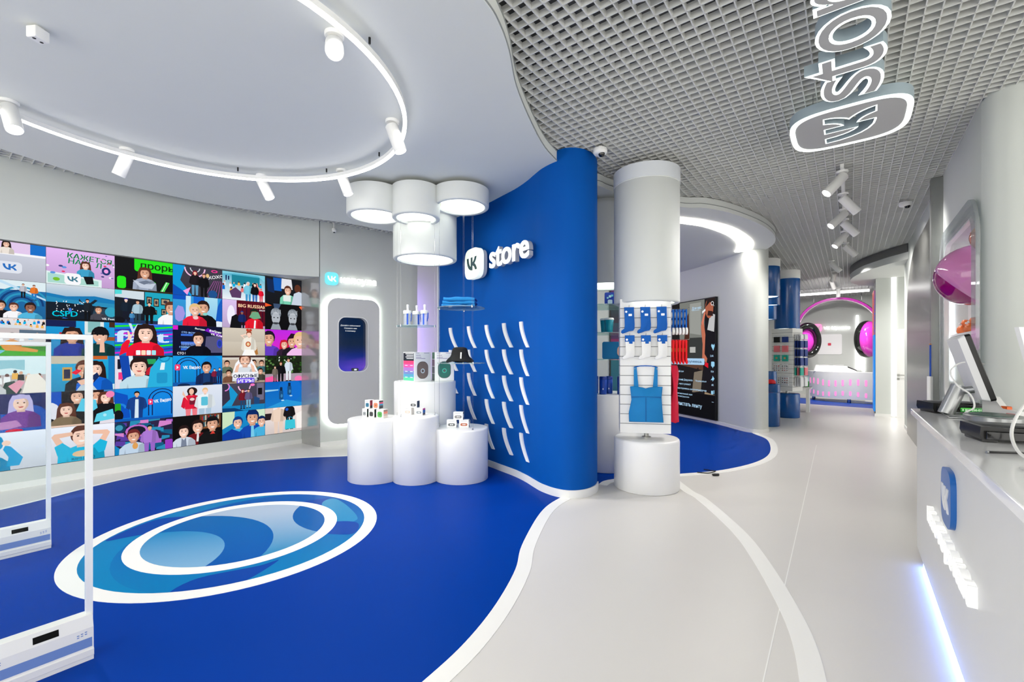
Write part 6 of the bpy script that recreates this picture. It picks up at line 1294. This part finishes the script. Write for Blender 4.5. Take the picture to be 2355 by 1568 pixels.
# garments glimpsed behind the counter end
e_ = empty('hanging_apron', (.80, 7.36, .9), 0, 'white cloth hanging against the steel post behind the counter', 'cloth')
MB().loft([[(.775 + .02 * math.sin(6 * q), 7.36 + .10 * (q - .5), z) for q in [i / 8 for i in range(9)]] + [(.765 + .02 * math.sin(6 * q), 7.36 + .10 * (q - .5), z) for q in [i / 8 for i in range(8, -1, -1)]] for z in (.92, 1.06, 1.24)]).build('cloth', WHITE, e_)
MB().box(.772, 7.40, 1.24, .786, 7.43, 1.62).build('blue_strap', BLU, e_, smooth=False); MB().tube([(.78, 7.40, 1.63), (.78, 7.46, 1.63)], .01, 8).build('peg', mat('peg_wood', S(200, 140, 90), .6, var=.1), e_)

# ---- niche: big glossy ball and figurines
bl_ = empty('glossy_ball', (1.015, 6.53, 2.01), 0, 'big glossy magenta ball with pale pink cap bulging from the niche', 'ball')
def ball(c, r, cut, top, bot, par, axis=Vector((0, 0, 1)), n=40):
    a = axis.normalized(); x = a.orthogonal().normalized(); y = a.cross(x); prof_t, prof_b = [], []
    for k in range(13): t = math.asin(cut) + (PI / 2 - math.asin(cut)) * k / 12; prof_t.append((max(.0005, r * math.cos(t)), r * math.sin(t)))
    for k in range(13): t = -PI / 2 + (math.asin(cut) + PI / 2) * k / 12; prof_b.append((max(.0005, r * math.cos(t)), r * math.sin(t)))
    M_ = Matrix((( x.x, y.x, a.x, c[0]), (x.y, y.y, a.y, c[1]), (x.z, y.z, a.z, c[2]), (0, 0, 0, 1)))
    MB().lathe(prof_t, 0, 0, n).xf(M_).build('upper_cap', top, par, ang=2); MB().lathe(prof_b, 0, 0, n).xf(M_).build('lower_cap', bot, par, ang=2)
ball((1.015, 6.53, 2.32), .31, -.5, mat('ball_pink', S(222, 140, 198), .06, coat=.6, var=.02), mat('ball_magenta', S(150, 0, 108), .06, coat=.6, var=.03), bl_, Vector((.70, -.25, .68)))
MB().tube([(1.1, 6.53, 2.33), (1.62, 6.53, 2.33)], .02, 10).build('support', CHROME, bl_)
b2 = empty('glossy_ball', (1.05, 5.95, 2.48), 0, 'smaller glossy orange ball at the top of the niche', 'ball')
ball((1.03, 5.98, 2.60), .135, .3, mat('ball_orange', S(215, 130, 70), .08, coat=.6, var=.03), mat('ball_rust', S(190, 84, 60), .08, coat=.6, var=.03), b2)
MB().tube([(1.1, 5.98, 2.60), (1.62, 5.98, 2.60)], .012, 10).build('support', CHROME, b2)
ORG = mat('figurine_orange', S(230, 120, 60), .35, var=.04)
for i, (y, s_) in enumerate(((7.02, .8), (6.86, .7), (6.62, 1.0))):
    e_ = empty('figurine', ((1.0, 1.03, 1.01)[i], y, 1.7305), 0, ('left', 'middle', 'right')[i] + ' small orange figurine on the niche shelf', 'figurine', 'orange figurines on the niche shelf')
    MB().lathe([(.002, 0), (.045 * s_, .002), (.06 * s_, .03), (.055 * s_, .07), (.03 * s_, .095), (.002, .1)], 0, 0, 20).build('body', ORG, e_, local=True, ang=1.5)
    MB().lathe([(.002, .08), (.03 * s_, .09), (.045 * s_, .12), (.03 * s_, .155), (.002, .16)], .02, -.03, 20).build('head', ORG, e_, local=True, ang=1.5)
    MB().lathe([(.002, .10), (.012, .104), (.012, .122), (.002, .125)], -.025, -.035, 10).build('snout', WHITE, e_, local=True, ang=1.5)

# ================================================================== FAR CORNER
BLG = mat('gloss_blue', S(0, 84, 160), .25, coat=.3, var=.03)
# blue drum cluster at the end of the curved wall
bp = empty('display_podium', (-1.5, 11.1, 0), 0, 'blue stepped drum podiums at the end of the curved white wall', 'podium')
BD = [(-1.477, 10.93, .30, .71, 2.73), (-1.43, 11.44, .20, .86, 2.60), (-1.53, 11.75, .20, 1.13, 2.31)]
for x, y, r, h, _z in BD: MB().lathe([(r - .006, 0), (r, .006), (r, h - .015), (r - .006, h - .004), (r - .02, h)], x, y, 48).build('drum', BLG, bp, ang=.9)
bh = empty('drum_lamp', (-1.5, 11.1, 3.6), 0, 'blue stepped hanging drums above the blue podiums', 'lamp')
for x, y, r, _h, z in BD:
    d_ = MB().lathe([(r - .03, z + .02), (r - .02, z), (r - .004, z), (r, z + .01), (r, 3.36), (r - .02, 3.36)], x, y, 48, False, True).build('drum', BLG, bh, ang=.9)
    MB().lathe([(r + .004, 3.36), (r + .004, 3.52)], x, y, 48).build('collar', WHITE, d_)
    MB().add([(x + (r - .025) * math.cos(2 * PI * i / 32), y + (r - .025) * math.sin(2 * PI * i / 32), z + .016) for i in range(32)], [tuple(range(32))]).build('light_panel', PANEL, d_, smooth=False)
RDM = mat('cap_red', S(225, 20, 40), .6, var=.05)
e_ = empty('red_cap', (-1.40, 11.38, .865), -.4, 'red cap on the second blue drum podium', 'cap')
mb = MB().lathe([(.09, 0), (.095, .01), (.09, .05), (.06, .085), (.002, .095)], 0, 0, 24); mb.build('crown', RDM, e_, local=True, ang=1.3)
MB().plate([(.09 * math.cos(t), -.09 * math.sin(t) - .07 * math.sin(t)) for t in [PI * k / 12 for k in range(13)]], (0, 0, .006), (1, 0, 0), (0, 1, 0), 0, .01).build('visor', RDM, e_, local=True)
# blue slat-board column with goods
GC = Vector((-1.22, 12.67, 0)); n1 = Vector((-.35, -.937, 0)).normalized(); n2 = Vector((.937, -.35, 0)).normalized(); e1 = n2; e2 = -n1
gs = empty('slat_board_stand', GC, 0, 'slat-board stand on a blue drum base with packaged accessories', 'stand')
MB().lathe([(.262, 0), (.27, .01), (.27, .555), (.262, .572), (.24, .58)], GC.x, GC.y, 48).build('drum_base', BLG, gs, ang=.9)
MB().lathe([(.03, .58), (.03, .66)], GC.x, GC.y, 16).build('pole', STEEL, gs)
HB = .24
for k in range(14):
    z0 = .64 + .1065 * k; sq_ = [GC + n1 * a + n2 * b for a, b in ((HB, -HB), (HB, HB), (-HB, HB), (-HB, -HB))]
    MB().loft([[p + Vector((0, 0, z)) for p in sq_] for z in (z0 + .003, z0 + .103)]).build('plank', WHITE, gs, smooth=False)
MB().loft([[GC + n1 * a * .96 + n2 * b * .96 + Vector((0, 0, z)) for a, b in ((HB, -HB), (HB, HB), (-HB, HB), (-HB, -HB))] for z in (.645, 2.12)]).build('core', MATS['slat_gap'], gs, smooth=False)
gh = empty('drum_lamp', GC + Vector((0, 0, 3.6)), 0, 'tall glossy blue hanging drum over the packaged accessories', 'lamp')
MB().lathe([(.24, 2.15), (.245, 2.13), (.262, 2.13), (.27, 2.145), (.27, 3.32), (.25, 3.32)], GC.x, GC.y, 48, False, True).build('drum', BLG, gh, ang=.9)
MB().lathe([(.275, 3.32), (.275, 3.52)], GC.x, GC.y, 48).build('collar', WHITE, gh)
MB().add([(GC.x + .242 * math.cos(2 * PI * i / 40), GC.y + .242 * math.sin(2 * PI * i / 40), 2.146) for i in range(40)], [tuple(range(40))]).build('light_panel', PANEL, gh, smooth=False)
TEAL, PINK, NVB = mat('pack_teal', S(30, 175, 155), .5, var=.03), mat('pack_pink', S(235, 120, 130), .5, var=.03), mat('pack_navy', S(14, 50, 130), .5, var=.05)
PCL = mat('pack_clear', S(226, 228, 230), .25, var=.03)
def pack(p, ex, nrm, w, h, t, m_, label, cat, group, topm=None):
    e_ = empty('accessory_pack', p, 0, label, cat, group)
    MB().plate([(-w / 2, -h), (w / 2, -h), (w / 2, 0), (-w / 2, 0)], p, ex, Z3, .012, .012 + t).build('pouch', m_, e_, smooth=False)
    MB().plate([(-w / 2, 0), (w / 2, 0), (w / 2, .03), (-w / 2, .03)], p, ex, Z3, .012 + t * .4, .016 + t * .4).build('header_card', topm or PCL, e_, smooth=False)
    MB().tube([p + Vector((0, 0, .02)), p + nrm * (t + .05) + Vector((0, 0, .02))], .003, 5).build('hook', CHROME, e_)
    return e_
gf = 'accessory packs on the front of the blue stand'
rows = ((1.93, .13, NVB, 'navy'), (1.72, .15, PINK, 'pink'), (1.50, .15, TEAL, 'teal'), (1.27, .17, PCL, 'clear dotted'), (.98, .20, PCL, 'sticker sheet'))
for r_, (z, h, m_, nm) in enumerate(rows):
    for c_ in range(2):
        m2 = BLACK if (r_ == 0 and c_ == 0) else m_
        p = GC + n1 * HB + e1 * (-.10 + .19 * c_) + Vector((0, 0, z))
        e_ = pack(p, e1, n1, .13 if r_ < 4 else .16, h, .035, m2, ('left ' if c_ == 0 else 'right ') + ('black' if m2 is BLACK else nm) + ' pack on the front of the blue based stand', 'accessory', gf)
        if r_ in (2,): MB().plate(circ(0, -h * .5, .025, 12), p, e1, Z3, .047, .049).build('emblem', mat('emblem_tan', S(200, 150, 100), .6, var=.1), e_)
        if r_ >= 3:
            mb = MB(); rr = random.Random(r_ * 7 + c_); cs = [S(60, 50, 60), S(150, 90, 70), S(190, 60, 60), S(90, 90, 90)]
            for i in range(9): mb.add([p + e1 * (-.05 + .05 * (i % 3) + rr.uniform(-.008, .008) + q[0]) + n1 * .0478 + Vector((0, 0, -.035 - .05 * (i // 3) + q[1])) for q in circ(0, 0, .013, 8)], [tuple(range(8))], rr.choice(cs))
            mb.build('print', PRINT, e_, smooth=False)
gq = 'accessory packs on the side of the blue stand'
for r_, (z, h, ms, nm) in enumerate(((1.96, .09, (PCL, PCL), 'clear'), (1.83, .16, (NVB, NVB), 'navy'), (1.63, .16, (NVB, NVB), 'navy'), (1.43, .18, (NVB, NVB), 'navy'), (1.20, .18, (TEAL, PINK), 'bright'), (.96, .20, (PCL, PCL), 'pale'))):
    for c_ in range(2):
        for d in range(3):
            p = GC + n2 * (HB + .004) + e2 * (-.10 + .2 * c_) + Vector((0, 0, z)); q = p + n2 * (.055 * d)
            e_ = pack(q, e2, n2, .14, h, .022, ms[(c_ + d) % 2] if nm == 'bright' else ms[c_], ('first', 'second', 'third')[d] + ' ' + nm + ' pack, ' + ('front' if c_ == 0 else 'rear') + ' hook of side row ' + ('one', 'two', 'three', 'four', 'five', 'six')[r_] + ' on the blue stand', 'accessory', gq)
# low white shelf beyond the stand
e_ = empty('low_shelf', (-.95, 14.2, 0), 0, 'low white shelf with green box behind the blue stand', 'shelf')
MB().box(-1.5, 13.9, .62, -.80, 14.4, .66).build('top', WHITE, e_, smooth=False); MB().box(-1.45, 13.95, 0, -1.38, 14.35, .62).build('leg', WHITE, e_, smooth=False); MB().box(-.92, 13.95, 0, -.85, 14.35, .62).build('leg', WHITE, e_, smooth=False)
e_ = empty('grass_box', (-.92, 14.1, .661), 0, 'small printed box with green grass picture on the low shelf', 'box')
MB().bbox(-.06, -.06, 0, .06, .06, .28, .003, 2).build('carton', mat('box_sky', S(190, 225, 235), .5, var=.03), e_, local=True); MB().bbox(-.061, -.061, 0, .061, .061, .15, .003, 2).build('grass_print', mat('box_grass', S(60, 150, 70), .6, var=.3, vscale=40), e_, local=True)

# DJ booth
dj = empty('dj_booth', (.1, 18.3, 0), 0, 'curved white counter with rows of pink lit slots', 'counter')
DC, DRd = Vector((.15, 18.78)), 1.38
arcp = [(DC.x + DRd * math.cos(t), DC.y + DRd * math.sin(t)) for t in [math.radians(192 + 150 * k / 40) for k in range(41)]]
MB().prism(arcp + [(DC.x + .9 * math.cos(t), DC.y + .9 * math.sin(t)) for t in [math.radians(342 - 150 * k / 20) for k in range(21)]], .12, .96).build('body', GLOSSW, dj, ang=.6)
SLOT = mat('slot_pink', S(245, 150, 200), .4, emit=S(255, 140, 205), es=.3, var=.01)
for row in range(2):
    for i in range(17):
        t = math.radians(200 + 8 * i); c_ = Vector((DC.x + DRd * math.cos(t), DC.y + DRd * math.sin(t), (.62 if row == 0 else .27) + .03 * math.sin(i * .9 + row))); nrm = Vector((math.cos(t), math.sin(t), 0)); ex = Vector((-math.sin(t), math.cos(t), 0))
        hh = .10 if row == 0 else .075
        MB().plate(rrect(-.03, -hh, .03, hh, .028, 4), c_, ex, Z3, -.01, .004).build('slot', SLOT, dj)
for a in (205, 262, 318): px, py = DC.x + 1.25 * math.cos(math.radians(a)), DC.y + 1.25 * math.sin(math.radians(a)); MB().lathe([(.05, 0), (.055, .01), (.05, .12)], px, py, 20).build('foot', CHROME, dj)
dk = empty('mixing_deck', (-.35, 18.0, .961), 0, 'white slanted mixing deck on the pink slotted counter', 'mixer')
MB().plate([(-.62, .0), (.52, .0), (.5, .05), (.25, .17), (-.56, .20)], (-.35, 18.2, .961), (1, 0, 0), Z3, -.25, .30).build('housing', WHITE, dk, ang=.3)
MB().plate([(.28, .14), (.52, .03), (.53, .045), (.30, .165)], (-.35, 18.2, .961), (1, 0, 0), Z3, -.26, .31).build('front_lip', BLACK, dk, ang=.3)
for x in (-.35, .05): MB().lathe([(.13, 0), (.14, .004), (.14, .016), (.03, .02)], -.35 + x, 18.05, 28).xf(Matrix.Translation((0, 0, 1.155))).build('platter', mat('platter_grey', S(190, 190, 192), .4, var=.02), dk)

# giant headphones
hp = empty('giant_headphones', (-.37, 18.6, 1.4), 0, 'giant magenta headphones sculpture hanging over the far counter', 'sculpture')
MGN = mat('headphone_magenta', S(200, 60, 178), .12, coat=.6, var=.03)
HGR = mat('headphone_pad', S(22, 24, 22), .1, coat=.5, var=.05)
def cup(c, axis, par):
    a = axis.normalized(); x = Vector((0, 0, 1)).cross(a).normalized(); y = a.cross(x)
    M_ = Matrix(((x.x, y.x, a.x, c.x), (x.y, y.y, a.y, c.y), (x.z, y.z, a.z, c.z), (0, 0, 0, 1))) @ Matrix.Diagonal((.42, .60, 1, 1))
    MB().lathe([(.02, -.30), (.45, -.29), (.75, -.24), (.93, -.12), (.97, 0), (.9, .01)], 0, 0, 40, True, True).xf(M_).build('outer_shell', MGN, par, ang=1.5)
    MB().loft([[(r * math.cos(2 * PI * i / 40), r * math.sin(2 * PI * i / 40), z) for i in range(40)] for r, z in ((.96, -.02), (1.02, .08), (1.0, .18), (.88, .24), (.72, .22), (.62, .12), (.60, .0))], False, False).xf(M_).build('ear_pad', HGR, par, ang=1.5)
    MB().lathe([(.62, .02), (.40, .07), (.02, .09)], 0, 0, 40, False, True).xf(M_).build('inner_pad', MGN, par, ang=1.5)
cup(Vector((-1.22, 18.45, 2.0)), Vector((.55, -.83, 0)), hp); cup(Vector((.52, 18.75, 2.02)), Vector((-.72, .69, 0)), hp)
rings = []
for k in range(25):
    t = PI * k / 24; x = -.35 - 1.12 * math.cos(t); z = 2.35 + 1.03 * math.sin(t); y = 18.45 + .3 * k / 24
    rx, rz_ = -math.cos(t), math.sin(t); w = .2
    sec = [(w, .03), (w * .6, .055), (-w * .6, .055), (-w, .03), (-w, -.03), (-w * .6, -.05), (w * .6, -.05), (w, -.03)]
    rings.append([(x + rx * b, y + a, z + rz_ * b) for a, b in sec])
MB().loft(rings).build('headband', MGN, hp, ang=.9)
for x, y in ((-1.40, 18.45), (.72, 18.75)): MB().tube([(x, y, 2.4), (x * .96 - .02, y, 2.15)], .05, 12).build('yoke', MGN, hp)
for x in (-1.0, .3): MB().tube([(x, 18.55, 3.15), (x, 18.55, 3.69)], .004, 6).build('hanging_wire', CHROME, hp)

# back wall sign, plaque and tubes
sg = empty('wall_sign', (-.6, 20.6, 2.4), 0, 'VK Музыка sign with pink logo on the far wall', 'sign')
MB().plate([(p[0] - 1.0, p[1] + 2.53) for p in squircle(0, 0, .15)], (0, 20.7, 0), (1, 0, 0), Z3, .02, .08).build('logo_plate', mat('logo_pink', S(250, 150, 205), .4, emit=S(250, 140, 200), es=.35, var=.01), sg, ang=.6)
MB().plate([(p[0] - 1.0, p[1] + 2.53) for p in vk(.3)], (0, 20.7, 0), (1, 0, 0), Z3, .08, .086).build('logo_mark', WHITE, sg)
put_text(MB(), 'VK Музыка', (-.80, 20.66, 2.46), (1, 0, 0), Z3, width=.80, bold=.02, res=3, depth=.05, d=.02).build('lettering', MATS['letter_lit'], sg, ang=.5)
pq = empty('wall_plaque', (-.62, 20.68, 1.5), 0, 'plain white rounded plaque under the music sign', 'plaque')
MB().plate(rrect(-.38, 1.52, .38, 2.28, .06, 5), (-.62, 20.7, 0), (1, 0, 0), Z3, .0, .03).build('board', mat('plaque_white', S(250, 250, 250), .4, var=.01), pq)
MB().plate(rrect(-.05, 1.85, .05, 1.95, .02, 3), (-.62, 20.7, 0), (1, 0, 0), Z3, .03, .034).build('red_badge', mat('badge_red', S(220, 30, 70), .5, var=.02), pq)
for i, (x, z0, z1) in enumerate(((.21, .95, 1.75), (.21, 2.35, 2.95), (.40, .9, 1.6))):
    o = MB().tube([(x, 20.66, z0), (x, 20.66, z1)], .035, 14).build('light_tube', mat('tube_led', (.9, .9, .9), .5, emit=(1, .98, 1), es=1.2, var=.005))
    tag(o, ('lower left', 'upper', 'lower right')[i] + ' vertical glowing light tube on the far wall behind the right earcup', 'lamp', 'light tubes on the far wall')

# violet accent strip lighting the wall of the room beyond the capsule wall
o = MB().box(-10.02, 7.98, .2, -9.96, 8.04, 3.4).build('led_strip', mat('led_purple', (.5, .3, 1), .5, emit=(.42, .25, 1.0), es=32, var=.005)); tag(o, 'vertical violet light strip in the room behind the capsule wall', 'lamp')
# black cable end on the blue floor behind the stand
cb = MB().tube([tuple(p) for p in spline([(-1.55, 5.95, .012), (-1.42, 6.0, .012), (-1.36, 6.08, .03), (-1.42, 6.15, .012), (-1.5, 6.08, .03)], 6)], .006, 6).build('floor_cable', BLACK); tag(cb, 'short black cable with plug lying on the blue floor', 'cable')
MB().tube([(-1.36, 5.93, .016), (-1.30, 5.98, .016)], .015, 10).build('plug', BLACK, cb)
